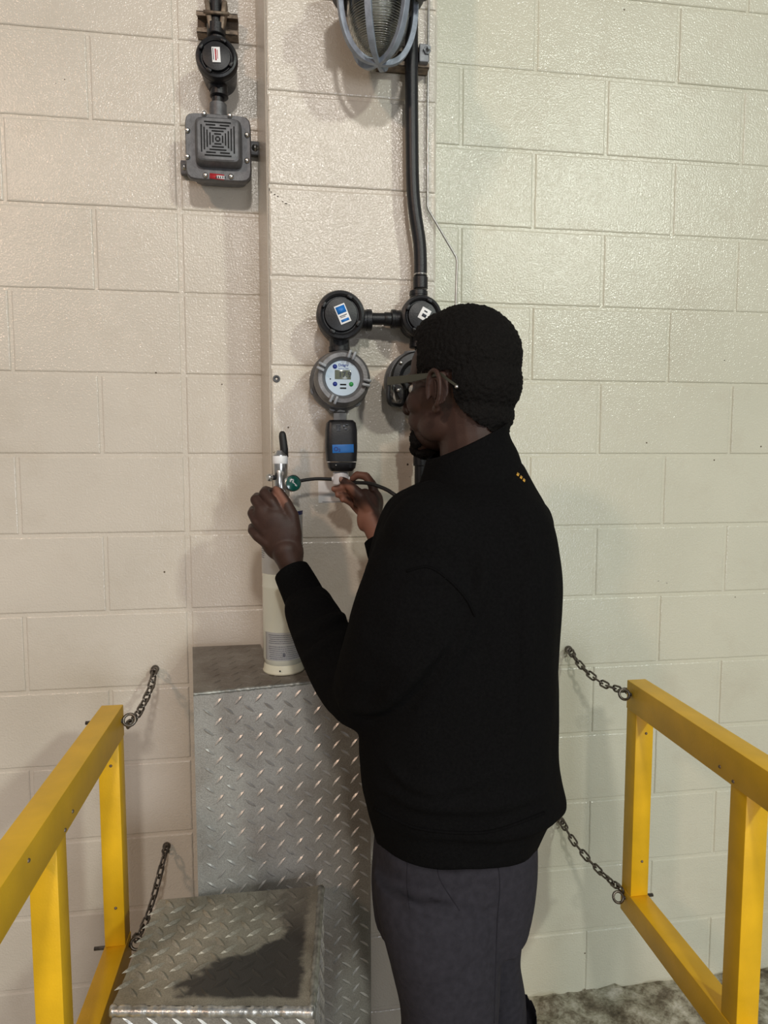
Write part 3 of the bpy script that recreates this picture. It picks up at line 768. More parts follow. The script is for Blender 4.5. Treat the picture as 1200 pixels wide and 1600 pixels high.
for ang in (69, 155, -12, -114):
    bm = bmesh.new(); a = math.radians(ang); R = Matrix.Rotation(-a, 3, 'Y')
    for s in (-1, 1):
        c0 = dc+R @ Vector((.0515, -.002, s*.0052)); box(bm, c0+Vector((-.0095, -.0075, -.0032)), c0+Vector((.0085, .004, .0032)), .0015, rot=R, cen=c0)
    obj('cover_lug', bm, M_GREY_L, dt, angle=35)
fc = dc+Vector((0, .0118, 0))
bm = bmesh.new(); lathe(bm, [(.0372, 0), (.0372, .0012), (0, .0013)], fc, (0, -1, 0), 56); fp = obj('display_plate', bm, M_FACE, dt, angle=30)
q = fc+Vector((0, -.0014, 0))
def mm(x, z): return q+Vector((x, 0, z))
bm = bmesh.new(); quad_plate(bm, mm(.0005, .0075), .0345, .0195, .0006, bev=.0002); obj('display_window', bm, M_LCD, fp)
text('display_digits', '17.9', .0165, mm(.005, .0072)+Vector((0, -.0009, 0)), M_INK, fp, bold=.0003)
text('brand_text', 'Dräger', .0078, mm(.002, .0275), M_NAVY, fp, bold=.0002)
text('model_text', 'Polytron 5000', .0038, mm(.002, .0203), M_NAVY, fp)
for (x, z) in ((-.0165, .0245), (-.0165, -.0125)):
    bm = bmesh.new(); lathe(bm, [(.0048, 0), (.0048, .0008), (0, .0009)], mm(x, z), (0, -1, 0), 24); obj('blue_button', bm, M_NAVY, fp)
bm = bmesh.new(); lathe(bm, [(.0048, 0), (.0048, .0008), (0, .0009)], mm(.0185, -.0125), (0, -1, 0), 24); obj('green_button', bm, M_GREEN, fp)
for z in (-.0135, -.0212):
    bm = bmesh.new(); quad_plate(bm, mm(.001, z), .0135, .0032, .0006, bev=.0003); obj('indicator_slot', bm, M_SLOT, fp)
bm = bmesh.new(); lathe(bm, [(.0015, 0), (.0015, .0005), (0, .0006)], mm(-.0265, -.002), (0, -1, 0), 12); obj('indicator_dot', bm, M_SLOT, fp)
# rubber neck between box and detector
a, b = P(531, 527, -.245), P(531, 547, -.245)
bm = bmesh.new(); w = .0185; box(bm, (a.x-w, -.268, b.z-.006), (a.x+w, -.222, a.z+.004), .006); tag(obj('rubber_coupling', bm, M_RUB, angle=40), 'black square-edged coupling between the blue sticker box and the detector display', 'coupling')
# steel nipple and sensor head
sY = -.262
bm = bmesh.new(); c = P(532, 657, sY); lathe(bm, [(.0165, -.002), (.0165, .016), (.015, .018), (.0125, .019), (.0125, .030)], c, (0, 0, 1), 6, xhint=(.9, .3, 0)); nip = tag(obj('hex_nipple', bm, M_STEEL, smooth=False), 'bright hexagonal steel nipple between detector and black sensor head', 'pipe fitting')
st = thing('sensor_head', 'black sensor head with a blue O2 label under the display', 'sensor', P(532, 735, sY))
bm = bmesh.new()
def rrloft(bm, prof, e=5):
    R = []
    for (u0, u1, v, dep) in prof:
        A = P(u0, v, sY); Bq = P(u1, v, sY); c = (A+Bq)/2; c.z = (A.z+Bq.z)/2
        R.append((c, Vector(((Bq.x-A.x)/2, 0, 0)), Vector((0, dep, 0))))
    loft(bm, R, 48, e)
rrloft(bm, [(514, 551, 657, .022), (510, 555, 661, .026), (508.5, 557, 672, .030), (508, 557.5, 700, .031), (510, 556.5, 721, .030)])
obj('sensor_body', bm, M_BLK, st, angle=25)
bm = bmesh.new(); rrloft(bm, [(511.5, 556, 722.5, .029), (513, 554.5, 731, .028), (517, 550, 736, .024)]); obj('lower_band', bm, M_BLK, st, angle=25)
ln = sY-.0312
bm = bmesh.new(); quad_plate(bm, P(536, 701, ln), .0475, .0185, .0007, 1.5, bev=.0002); lb = obj('gas_label', bm, M_BLUE, st)
text('label_text', 'O', .0125, P(525, 702, ln-.0009), M_NAVY, lb, bold=.0004); text('label_text', '2', .0085, P(530.5, 703.5, ln-.0009), M_NAVY, lb, bold=.0003)
bm = bmesh.new()
for k, wd in enumerate((.011, .010, .011, .008, .009)): quad_plate(bm, P(528.5, 664+k*2.2, ln+.001), wd, .0008, .0016)
quad_plate(bm, P(537.5, 665.5, ln+.001), .004, .004, .0016); quad_plate(bm, P(542, 663.5, ln+.001), .005, .0014, .0016); quad_plate(bm, P(540, 670, ln+.001), .006, .002, .0016)
obj('white_print', bm, M_CAGE, st)
for u in (513.5, 552.5):
    bm = bmesh.new(); quad_plate(bm, P(u, 721.7, sY-.026), .0075, .0012, .0012); obj('white_tick', bm, M_WHITE, st)
bm = bmesh.new(); lathe(bm, [(.0018, 0), (.0018, .001), (0, .0011)], P(525, 727, sY-.0285), (0, -1, 0), 10); obj('band_screw', bm, M_STEEL, st)
# calibration cap held under the sensor
bm = bmesh.new(); c = P(532.5, 757, sY); hgt = (P(532, 737, sY)-P(532, 757, sY)).length
lathe(bm, [(.0165, 0), (.0178, .001), (.0180, hgt-.003), (.0165, hgt-.0002), (0, hgt)], c, (0, 0, 1), 36)
for s in (-1, 1): lathe(bm, [(.0055, .012), (.0055, .020), (.004, .021)], c+Vector((0, 0, hgt*.45)), (s, 0, 0), 14)
tag(obj('calibration_cap', bm, M_CAP, angle=40), 'white plastic calibration cap pressed under the sensor head', 'cap')
# white wall sticker (no code on it)
bm = bmesh.new(); quad_plate(bm, P(519, 768.5, PY-.0002), .066, .052, .0008, .5, bev=.0002); s = tag(obj('wall_sticker', bm, M_WHITE), 'small white square sticker on the pilaster beside the right hand', 'sticker')
bm = bmesh.new(); quad_plate(bm, P(520, 784, PY-.0011), .05, .0012, .0003, .5); obj('printed_line', bm, M_GREY_L, s)
# second detector behind the head
d2 = P(655, 592, -.315)
dt2 = detector(d2, 'grey round gas detector half hidden behind the head', False)
bm = bmesh.new(); lathe(bm, [(.055, -.055), (.060, -.045), (.062, -.010), (.058, -.002), (.045, 0), (.040, -.004), (.036, -.010), (0, -.010)], d2, (0, -1, 0), 56); obj('cover_ring', bm, M_BLK, dt2, angle=35)
for k in range(6):
    a = math.radians(20+60*k); bm = bmesh.new(); lathe(bm, [(.0042, 0), (.0042, .003), (.002, .0045), (0, .0046)], d2+Vector((math.cos(a)*.0535, .001, math.sin(a)*.0535)), (0, -1, 0), 10); obj('cover_screw', bm, M_STEEL, dt2)
a, b = P(657, 640, -.245), P(657, 775, -.245)
pipe('lower_nipple', [a, a.lerp(b, .5), b], .0140, M_BLK, 'black vertical fitting below the chin, under the hidden detector', 'pipe fitting', [(P(657, 690, -.245), P(657, 708, -.245), .0195, M_BLK), (P(657, 712, -.245), P(657, 728, -.245), .017, M_BLK), (P(657, 760, -.245), P(657, 778, -.245), .020, M_BLK)])
a, b = P(659, 530, -.242), P(657, 560, -.242)
pipe('middle_nipple', [a, a.lerp(b, .5), b], .0150, M_BLK, 'short black nipple between the small-sticker box and the hidden detector', 'pipe fitting')
# thin steel line on the pilaster's right edge
bm = bmesh.new(); LY = -.205
tube(bm, [P(670, -150, LY), P(670, 0, LY), P(668.5, 150, LY), P(668, 322, LY), P(669.5, 328, LY), P(713, 402, LY), P(714, 409, LY), P(712, 480, LY), P(708, 640, LY), P(704, 1000, LY)], .0027, 10)
tag(obj('steel_capillary_line', bm, M_LINE), 'thin bright steel line running down past the bent conduit', 'tubing')
# strut behind the lamp
p1, p2 = P(590, 105, PY-.036), P(671, 72, PY-.036)
strut(p1.x, p2.x, P(640, 104, PY-.036).z, P(640, 73, PY-.036).z, PY-.036, 'rusty strut channel behind the lamp and the long conduit', M_RUST)
bm = bmesh.new(); c = P(664, 84, PY-.042); box(bm, c+Vector((-.014, -.006, -.020)), c+Vector((.008, .010, .018)), .002); lathe(bm, [(.009, 0), (.009, .006), (.0045, .0065), (.0045, .016)], c+Vector((.002, -.004, .003)), (.25, -1, 0), 6)
tag(obj('channel_nut', bm, M_GREY_L, smooth=False), 'dark clamp nut on the strut channel right of the long conduit', 'nut')
# anchor hole in the pilaster
bm = bmesh.new(); lathe(bm, [(.0085, .0), (.0085, .002), (.0055, .0035), (.005, .001), (0, 0)], P(432, 592, PY), (0, -1, 0), 16); tag(obj('wall_plug', bm, M_GREY), 'small dark wall plug left of the display detector', 'wall plug')

# --- caged lamp
LYc = -.325; lc0 = P(591, 98, LYc); cx_, cz_ = lc0.x, lc0.z
lt = thing('caged_wall_lamp', 'grey caged explosion-proof lamp with a ribbed glass globe', 'lamp', lc0)
RC = .081
bm = bmesh.new()
prof = []; Rg = .0665; gz = cz_+.010; Hh = .118
for k in range(0, 181):
    s = k/180; a = math.pi/2*s
    r = Rg*math.sin(a)**.70; z = gz+Hh*(1-math.cos(a))
    r += .0011*math.sin(s*2*math.pi*34) if .1 < s < .8 else 0
    prof.append((max(r, 0) if k else 0, z-cz_))
prof += [(Rg, gz+Hh+.06-cz_)]
inner = [(max(r-.003, 0), z+.003) for r, z in prof[::-1]]; inner[-1] = (0, inner[-1][1])
lathe(bm, prof+inner, (cx_, LYc, cz_), (0, 0, 1), 64, cap=False)
obj('glass_globe', bm, M_GLASSM, lt)
bm = bmesh.new(); lathe(bm, [(0, .085), (.020, .09), (.027, .10), (.027, .12), (.02, .15), (.02, .20)], (cx_, LYc, cz_), (0, 0, 1), 32); obj('bulb', bm, M_CAP, lt)
def bar_path(ang):
    dx, dy = math.sin(ang), -math.cos(ang); pts = []
    for k in range(29):
        s = k/28; a = math.pi/2*s
        r = RC*math.sin(a)**.66; z = .122*(1-math.cos(a))**.93
        pts.append(Vector((cx_+dx*r, LYc+dy*r, cz_+z)))
    pts.append(Vector((cx_+dx*RC, LYc+dy*RC, cz_+.19)))
    return pts, Vector((-dy, dx, 0)) if False else Vector((math.cos(ang), math.sin(ang), 0))
for k in range(6):
    ang = math.radians(-23+60*k); pts, side = bar_path(ang); bm = bmesh.new(); rings = []
    for i, p_ in enumerate(pts):
        T = (pts[min(i+1, len(pts)-1)]-pts[max(i-1, 0)]).normalized(); nn_ = T.cross(side).normalized()
        w = .0070 if i > 8 else .0040+.00036*i; th = .0058
        ring = []
        for j in range(12):
            a = 2*math.pi*j/12; cx2, sx2 = math.cos(a), math.sin(a)
            ring.append(bm.verts.new(p_+side*w*abs(cx2)**.2*(1 if cx2 > 0 else -1)+nn_*th*abs(sx2)**.2*(1 if sx2 > 0 else -1)))
        rings.append(ring)
    for a_, b_ in zip(rings, rings[1:]):
        for j in range(12): bm.faces.new((a_[j], a_[(j+1) % 12], b_[(j+1) % 12], b_[j]))
    bm.faces.new(rings[0][::-1]); bm.faces.new(rings[-1]); bmesh.ops.recalc_face_normals(bm, faces=bm.faces[:])
    obj('cage_bar', bm, M_CAGE, lt, angle=30)
bm = bmesh.new(); lathe(bm, [(.0, -.003), (.005, -.002), (.007, .002), (.004, .005), (0, .006)], (cx_, LYc, cz_), (0, 0, 1), 20); obj('cage_tip', bm, M_CAGE, lt)
bm = bmesh.new()
lathe(bm, [(.07, .150), (.082, .130), (.098, .134), (.103, .146), (.103, .176), (.09, .19), (.07, .20), (.06, .235), (0, .24)], (cx_, LYc, cz_), (0, 0, 1), 48)
for k in range(3):
    a = math.radians(-72+72*2*k/1.0 if k < 2 else 180); c = Vector((cx_+math.sin(a)*.094, LYc-math.cos(a)*.094, cz_+.125)); lathe(bm, [(.010, -.008), (.012, 0), (.012, .05)], c, (0, 0, 1), 14)
obj('lamp_body', bm, M_GREY, lt, angle=40)
bm = bmesh.new(); tube(bm, [Vector((cx_, LYc, cz_+.215)), Vector((cx_, LYc+.05, cz_+.225)), Vector((cx_, PY+.002, cz_+.225))], .022, 20); obj('wall_arm', bm, M_GREY, lt)

# ------------------------------------------------------------------ gas cylinder + regulator on the box
cyc = P(443.5, 1043, -.252); cyc.z = BT+.0016
CX, CYY = cyc.x, -.252
sc = scl(cyc)
ct = thing('gas_cylinder', 'cream calibration gas cylinder with a white printed label on the box', 'gas cylinder', cyc)
rc_ = .0462
ztop = P(470, 783, CYY).z; hcy = ztop-cyc.z
bm = bmesh.new()
prof = [(0, .013), (rc_*.75, .013), (rc_*.93, .020), (rc_, .034), (rc_, .195), (rc_*1.012, .197), (rc_*1.012, .2), (rc_, .202)]
prof += [(rc_, hcy-.035)]+[(rc_*math.cos(a)**.8, hcy-.035+.033*math.sin(a)) for a in [math.pi/2*k/10 for k in range(1, 9)]]+[(.016, hcy-.001), (.016, hcy+.012), (0, hcy+.012)]
lathe(bm, prof, cyc, (0, 0, 1), 64); obj('cylinder_body', bm, M_CYL, ct, angle=50)
bm = bmesh.new(); lathe(bm, [(rc_*.80, 0), (rc_*1.02, 0), (rc_*1.035, .003), (rc_*1.0, .006), (rc_*.98, .014), (rc_*.93, .020), (rc_*.8, .02)], cyc, (0, 0, 1), 56)
fr = obj('foot_ring', bm, M_CYLW, ct, angle=40)
bm = bmesh.new(); lathe(bm, [(.0018, 0), (.0018, .0015), (0, .0016)], cyc+Vector((-.008, -rc_*1.0, .010)), (-.15, -1, 0.1), 10); obj('drain_hole', bm, M_SLOT, fr)
def wrap_patch(bm, a0, a1, z0, z1, rr, nseg=24, th=.0005, mi=0):
    """patch bent round the cylinder; angles in degrees, 0 faces the room (-Y), + to the right"""
    V = []
    for r in (rr, rr-th):
        V.append([[bm.verts.new((CX+math.sin(math.radians(a0+(a1-a0)*k/nseg))*r, CYY-math.cos(math.radians(a0+(a1-a0)*k/nseg))*r, z)) for k in range(nseg+1)] for z in (z0, z1)])
    o, i_ = V
    for k in range(nseg): bm.faces.new((o[0][k], o[0][k+1], o[1][k+1], o[1][k])).material_index = mi
    for s in (0, 1):
        for k in range(nseg): bm.faces.new((o[s][k], i_[s][k], i_[s][k+1], o[s][k+1])).material_index = mi
    for k in (0, nseg): bm.faces.new((o[0][k], o[1][k], i_[1][k], i_[0][k])).material_index = mi
zl0, zl1 = P(440, 1033, CYY-rc_).z, P(440, 989, CYY-rc_).z
bm = bmesh.new(); wrap_patch(bm, -58, 78, zl0, zl1, rc_+.0006); lab = obj('lower_label', bm, M_WHITE, ct)
bm = bmesh.new(); zz = zl1-.006; k = 0
while zz > zl0+.004:
    a = -44 + random.uniform(0, 6)
    while a < 66:
        wd = random.choice((2.5, 4, 5.5, 3)); wrap_patch(bm, a, min(a+wd, 70), zz-.0009, zz+.0007, rc_+.0009, 2, .0003); a += wd+1.3
    zz -= .0046 if k != 4 else .0078; k += 1
wrap_patch(bm, -2, 5, zl0+.010, zl0+.017, rc_+.0010, 2, .0003)
obj('small_print', bm, M_PRINT, lab)
bm = bmesh.new(); wrap_patch(bm, -88, 88, P(420, 893, CYY).z, P(420, 800, CYY).z, rc_+.0006, 40); ul = obj('upper_label', bm, M_WHITE, ct)
bm = bmesh.new(); wrap_patch(bm, -88, 88, P(473, 803, CYY).z, P(473, 797, CYY).z, rc_+.0010, 40); obj('label_stripe', bm, M_NAVY, ul)
bm = bmesh.new(); zz = P(473, 848, CYY).z
for k in range(7): wrap_patch(bm, 58+random.uniform(0, 3), 84, zz-.0009, zz+.0006, rc_+.0009, 4, .0003); wrap_patch(bm, -82, -60+random.uniform(0, 5), zz-.0009, zz+.0006, rc_+.0009, 4, .0003); zz -= .0048
obj('small_print', bm, M_PRINT, ul)
# regulator
RX = P(438, 740, CYY-.02).x; RY = CYY-.01
rg = thing('pressure_regulator', 'steel regulator with a green gauge screwed onto the cream cylinder', 'regulator', (RX, RY, ztop+.01))
zr = lambda v: P(439, v, RY).z
bm = bmesh.new()
lathe(bm, [(.013, zr(800)-zr(765)), (.0155, 0), (.0155, zr(742)-zr(765)), (.0165, zr(741)-zr(765)), (.0165, zr(728)-zr(765)), (.0165, zr(716)-zr(765)), (.0165, zr(711)-zr(765)), (.0105, zr(706)-zr(765)), (.009, zr(704)-zr(765))], (RX, RY, zr(765)), (0, 0, 1), 32)
lathe(bm, [(.019, zr(776)-zr(765)), (.020, zr(775)-zr(765)), (.020, zr(766)-zr(765)), (.0155, 0.002)], (RX, RY, zr(765)), (0, 0, 1), 6)
box(bm, (RX-.006, RY-.0185, zr(763)), (RX+.0005, RY, zr(735)), .001); 
obj('regulator_body', bm, M_STEEL, rg, angle=35)
bm = bmesh.new(); lathe(bm, [(.0168, 0), (.0172, .0005), (.0172, zr(713)-zr(724.5)), (.0168, zr(713)-zr(725))], (RX, RY, zr(724.5)), (0, 0, 1), 32); obj('white_band', bm, M_WHITE, rg, angle=40)
bm = bmesh.new(); c = Vector((RX-.012, RY-.010, zr(746)))
tube(bm, [c, c+Vector((-.010, -.006, 0))], .0055, 14); obj('adjust_stem', bm, M_RUB, rg)
bm = bmesh.new(); lathe(bm, [(.0055, 0), (.0082, .001), (.0085, .008), (.0065, .0105), (0, .011)], c+Vector((-.008, -.005, 0)), (-.8, -.6, .05), 24); obj('adjust_knob', bm, M_STEEL, rg, angle=40)
gn_ = Vector((.30, -.94, .12)).normalized(); gcn = P(458, 755, RY-.030); gr_ = .0185
bm = bmesh.new(); lathe(bm, [(.008, -.028), (.008, -.013), (gr_*.9, -.012), (gr_, -.010), (gr_, .001), (gr_*.93, .002), (gr_*.89, .0), (0, 0)], gcn, gn_, 44); gg = obj('gauge_case', bm, M_STEEL, rg, angle=40)
bm = bmesh.new(); lathe(bm, [(gr_*.90, 0), (gr_*.88, .0018), (gr_*.6, .0032), (0, .0036)], gcn, gn_, 44); obj('gauge_dial', bm, M_GAUGE, gg, angle=50)
bm = bmesh.new()
for (x, z, w, h, r_) in ((-.004, .007, .009, .0022, 8), (-.0075, .0045, .0022, .005, 0), (.002, -.001, .014, .0018, -38), (.0055, -.0055, .005, .0022, -30), (-.001, .003, .0022, .006, -20)):
    R_ = frame_from(gn_, (1, 0, 0)); cc = gcn+gn_*.0028+R_ @ Vector((x, z, 0)); quad_plate(bm, cc, w, h, .0012, r_, normal=gn_)
obj('dial_marks', bm, M_CAP, gg)
# black hose: up over the regulator top, and gauge -> cap -> behind the jumper
bm = bmesh.new()
pts = [P(444.5, 714, RY), P(444, 702, RY-.001), P(442.5, 690, RY-.001), P(441.5, 682, RY), P(441.3, 677.5, RY), P(441.2, 675, RY), P(441.2, 673.6, RY)]
tube(bm, pts, [.0088, .0090, .0087, .0084, .0074, .0055, .0025], 20)
tag(obj('rubber_tube', bm, M_RUB), 'upright black rubber tube stub on top of the pressure regulator', 'rubber tube')
bm = bmesh.new(); tube(bm, smooth_path([P(466, 752, RY-.004), P(480, 749.5, -.262), P(498, 748, -.262), (P(519.5, 749, sY))], 8), .0039, 12)
tag(obj('gas_hose', bm, M_RUB), 'thin black hose from the green gauge to the white cap', 'hose')
bm = bmesh.new(); tube(bm, smooth_path([P(545.5, 751, sY), P(556, 754, -.285), P(574, 755, -.325), P(592, 760, -.36), P(612, 770, -.40), P(636, 792, -.405), P(664, 850, -.36), P(680, 950, -.29), P(686, 1100, -.27), P(688, 1250, -.27)], 8), .0042, 12)
tag(obj('exhaust_hose', bm, M_RUB), 'thin black hose from the white cap passing behind the right thumb', 'hose')

# ------------------------------------------------------------------ person
HY = -.63
head0 = P(726, 618, HY); HS_ = 1.06                    # mid-point between the ears
A = math.radians(50)
Fd = Vector((-math.cos(A), math.sin(A), 0)); Ld = Vector((-math.sin(A), -math.cos(A), 0)); Ud = Vector((0, 0, 1))
tiltm = Matrix.Rotation(math.radians(-2), 3, Ld)
HM = tiltm @ Matrix((Ld, Fd, Ud)).transposed()
hl = lambda x, y, z: head0 + HM @ (Vector((x, y, z))*HS_)
per = thing('person', 'person in a black sweatshirt and dark trousers holding a white cap to the sensor', 'person', (P(705, 1340, -.66).x, -.66, 0))
bm = bmesh.new()
def hs(x, y, z, rx, ry, rz): sph(bm, hl(x, y, z), (rx*HS_, ry*HS_, rz*HS_), HM, 3)
hs(0, .004, .050, .073, .088, .080); hs(0, .040, .042, .062, .060, .066); hs(0, -.02, .012, .064, .062, .06); hs(0, .038, .0, .0635, .056, .05)
hs(0, .045, -.020, .056, .054, .055); hs(0, .042, -.058, .047, .053, .036); hs(0, .078, -.083, .024, .022, .019)
for s in (-1, 1):
    hs(s*.026, .089, .028, .026, .012, .009); hs(s*.036, .060, -.012, .026, .028, .026); hs(s*.030, .060, -.040, .022, .030, .026); hs(s*.012, .104, -.022, .009, .010, .008)
    hs(s*.044, .022, -.052, .017, .038, .026)
    # ear: rim, inner fold, lobe, back plate
    ec = Vector((s*.0735, .000, .0)); er = []
    def ep(f, u_, o_): return hl(ec.x+s*(.005+o_-.30*f), ec.y+f, ec.z+u_)
    for k in range(19):
        a = math.radians(-62+k*15.5); er.append(ep(-.0005-.0175*math.cos(a)*(1.0 if a < 2.2 else .85), .003+.030*math.sin(a), .008))
    tube(bm, er, [.0044]*14+[.0042, .0038, .0032, .0026, .002], 10)
    ir = [ep(-.0075*math.cos(math.radians(a)), .002+.017*math.sin(math.radians(a)), .006) for a in range(-60, 100, 20)]
    tube(bm, ir, .0028, 8)
    RE = HM @ Matrix.Rotation(-s*.30, 3, 'Z')
    sph(bm, ep(-.006, .006, -.0045), (.0028, .0165, .029), RE, 3)
    sph(bm, ep(-.006, -.026, .004), (.0048, .0085, .0095), HM, 2)
    sph(bm, ep(.013, -.004, .003), (.0045, .0045, .0075), HM, 2)
limb(bm, [hl(0, .098, .022), hl(0, .112, -.004), hl(0, .119, -.020)], [.009, .011, .0135])
hs(0, .097, -.044, .024, .014, .007); hs(0, .094, -.056, .022, .014, .008)
neck_b = P(748, 760, -.665)
limb(bm, [hl(0, -.012, -.02), hl(0, -.022, -.075), neck_b], [.058, .060, .066])
# trunk, arms and legs of the body (inside the clothes)
sh_l = P(680, 850, -.74); sh_r = P(800, 830, -.49); chest = P(725, 900, -.66); hip = P(705, 1300, -.66)
limb(bm, [sh_l, neck_b, sh_r], [.050, .060, .050]); limb(bm, [neck_b, chest, P(712, 1120, -.66), hip], [.075, .125, .112, .095])
el_l = P(573, 1072, -.60); wr_l = P(456, 886, -.350)
el_r = P(655, 1000, -.435); wr_r = P(591, 838, -.335)
limb(bm, [sh_l, sh_l.lerp(el_l, .5), el_l, P(503, 994, -.470), P(478, 940, -.402), wr_l], [.052, .046, .038, .036, .029, .0265])
limb(bm, [sh_r, sh_r.lerp(el_r, .5), el_r, el_r.lerp(wr_r, .35), wr_r.lerp(el_r, .12), wr_r], [.050, .044, .036, .036, .025, .0245])
# left hand (back to the camera) closed round the regulator
def J(lst): return [P(u, v, y) for u, v, y in lst]
pl = P(438, 838, -.338)
def pad(c, w, h, d, rot=0, tilt=0):
    R = Matrix.Rotation(math.radians(rot), 3, 'Y') @ Matrix.Rotation(math.radians(tilt), 3, 'Z'); sph(bm, c, (w, d, h), R, 3)
pad(P(438, 838, -.342), .046, .058, .0225, -14, -8); pad(P(428, 818, -.340), .038, .038, .0205, -30, -6); pad(P(450, 862, -.346), .034, .042, .0235, -10); pad(P(418, 812, -.336), .028, .040, .018, -25, -6)
pad(P(452, 830, -.340), .022, .044, .019, -8)
limb(bm, J([(440, 808, -.340), (424, 784, -.338), (413, 771, -.326), (415, 766, -.300), (424, 768, -.282)]), [.0150, .0128, .0118, .0100, .0088])
limb(bm, J([(424, 818, -.342), (408, 795, -.336), (399, 781, -.322), (402, 776, -.298), (414, 778, -.280)]), [.0150, .0120, .0115, .0100, .0085])
limb(bm, J([(417, 832, -.342), (401, 815, -.335), (394, 802, -.320), (396, 796, -.296), (408, 796, -.275)]), [.0145, .0115, .0108, .0095, .0082])
limb(bm, J([(418, 848, -.343), (402, 838, -.336), (394, 829, -.322), (394, 823, -.300), (404, 822, -.282)]), [.0140, .0110, .0098, .0088, .0078])
limb(bm, J([(459, 836, -.344), (456, 806, -.342), (447, 786, -.338), (436, 769, -.328), (431, 765, -.322)]), [.018, .0155, .0125, .0108, .0088])
limb(bm, [wr_l, P(447, 860, -.345)], [.0265, .031])
# right hand (palm to the camera) pinching the cap
pad(P(576, 800, -.318), .026, .046, .017, 18, 25); pad(P(584, 790, -.306), .024, .036, .015, 10, 25)
pad(P(566, 778, -.322), .017, .024, .013, 38)
limb(bm, [wr_r, P(580, 812, -.322)], [.0245, .026])
limb(bm, J([(586, 782, -.312), (582, 758, -.298), (572, 744, -.288), (558, 742, -.282), (551, 748, -.280)]), [.0125, .0105, .0095, .0088, .0075])     # index over the top
limb(bm, J([(582, 792, -.308), (560, 776, -.297), (545, 764, -.303), (530, 763, -.311), (522, 764, -.314)]), [.0120, .0100, .0090, .0082, .0072])     # middle
limb(bm, J([(578, 800, -.306), (560, 788, -.296), (547, 775, -.302), (534, 773, -.311), (528, 773.5, -.314)]), [.0115, .0095, .0085, .0078, .0068])
limb(bm, J([(573, 808, -.308), (560, 798, -.298), (549, 786, -.304), (540, 781, -.312), (535.5, 781, -.314)]), [.0110, .0090, .0080, .0074, .0065])
limb(bm, J([(578, 800, -.325), (564, 776, -.330), (550, 762, -.324), (539, 753, -.311), (534.5, 750, -.303)]), [.0165, .0140, .0112, .0100, .0080])   # thumb
# legs
kn_l = Vector((P(690, 1600, -.74).x, -.76, .50)); kn_r = Vector((P(781, 1600, -.58).x, -.585, .50))
an_l = Vector((kn_l.x+.015, -.745, .08)); an_r = Vector((kn_r.x+.01, -.565, .08))
hp_l = P(675, 1375, -.715); hp_r = P(745, 1370, -.61)
limb(bm, [hip, hp_l, kn_l, kn_l.lerp(an_l, .35), an_l, an_l+Vector((0, 0, -.04))], [.082, .058, .045, .042, .034, .032])
limb(bm, [hip, hp_r, P(775, 1500, -.585), kn_r, kn_r.lerp(an_r, .35), an_r, an_r+Vector((0, 0, -.04))], [.082, .052, .030, .040, .040, .034, .032])
bd = voxel('body', bm, M_SKIN, .0026, per, smooth_it=5, fac=.5, post=None)
# the palm side of both hands is lighter: a per-vertex skin tone
me = bd.data; off = origin_of(bd); at_ = me.attributes.new('palm', 'FLOAT', 'POINT')
nr_ = [0.0]*(3*len(me.vertices)); me.vertex_normals.foreach_get('vector', nr_)
sst = lambda a, b, x: max(0.0, min(1.0, (x-a)/(b-a)))**2*(3-2*max(0.0, min(1.0, (x-a)/(b-a))))
val = [0.0]*len(me.vertices)
rp0, rp1 = P(545, 785, -.31), P(592, 850, -.33)
for i_, v_ in enumerate(me.vertices):
    c = v_.co+off
    if c.y < -.43 or c.z < 1.3 or c.z > 1.7: continue
    n_ = Vector(nr_[3*i_:3*i_+3]); d_ = (c-CAM).dot(fwd); u = (c-CAM).dot(rgt)/d_*F_PX+600; v = 800-(c-CAM).dot(upv)/d_*F_PX
    if 505 < u < 612 and 728 < v < 870:
        k = n_.dot(Vector((-.75, -.25, -.55))); w_ = noise.noise(c*60)*5
        m1 = sst(782, 806, v+w_+(u-560)*.25)*sst(-.35, .15, k); m2 = sst(556, 544, u+w_)*sst(755, 760, v)*sst(-.4, .1, k); m3 = sst(756, 748, v)*sst(590, 575, u)*sst(540, 546, u)*.6
        val[i_] = max(m1, m2, m3)
    elif 420 < u < 450 and 750 < v < 800 and c.y > -.350:
        val[i_] = sst(.25, .75, n_.dot(Vector((-.75, -.5, .45))))*.8*sst(800, 780, v)*sst(424, 431, u)
at_.data.foreach_set('value', val)
mix_attr(M_SKIN, 'palm', (.25, .115, .078))
bm = bmesh.new()
cth = P(533.5, 749, -.3135); sph(bm, cth, (.0052, .0016, .0066), Matrix.Rotation(math.radians(-30), 3, 'Y'), 2); obj('fingernail', bm, M_NAIL, per)
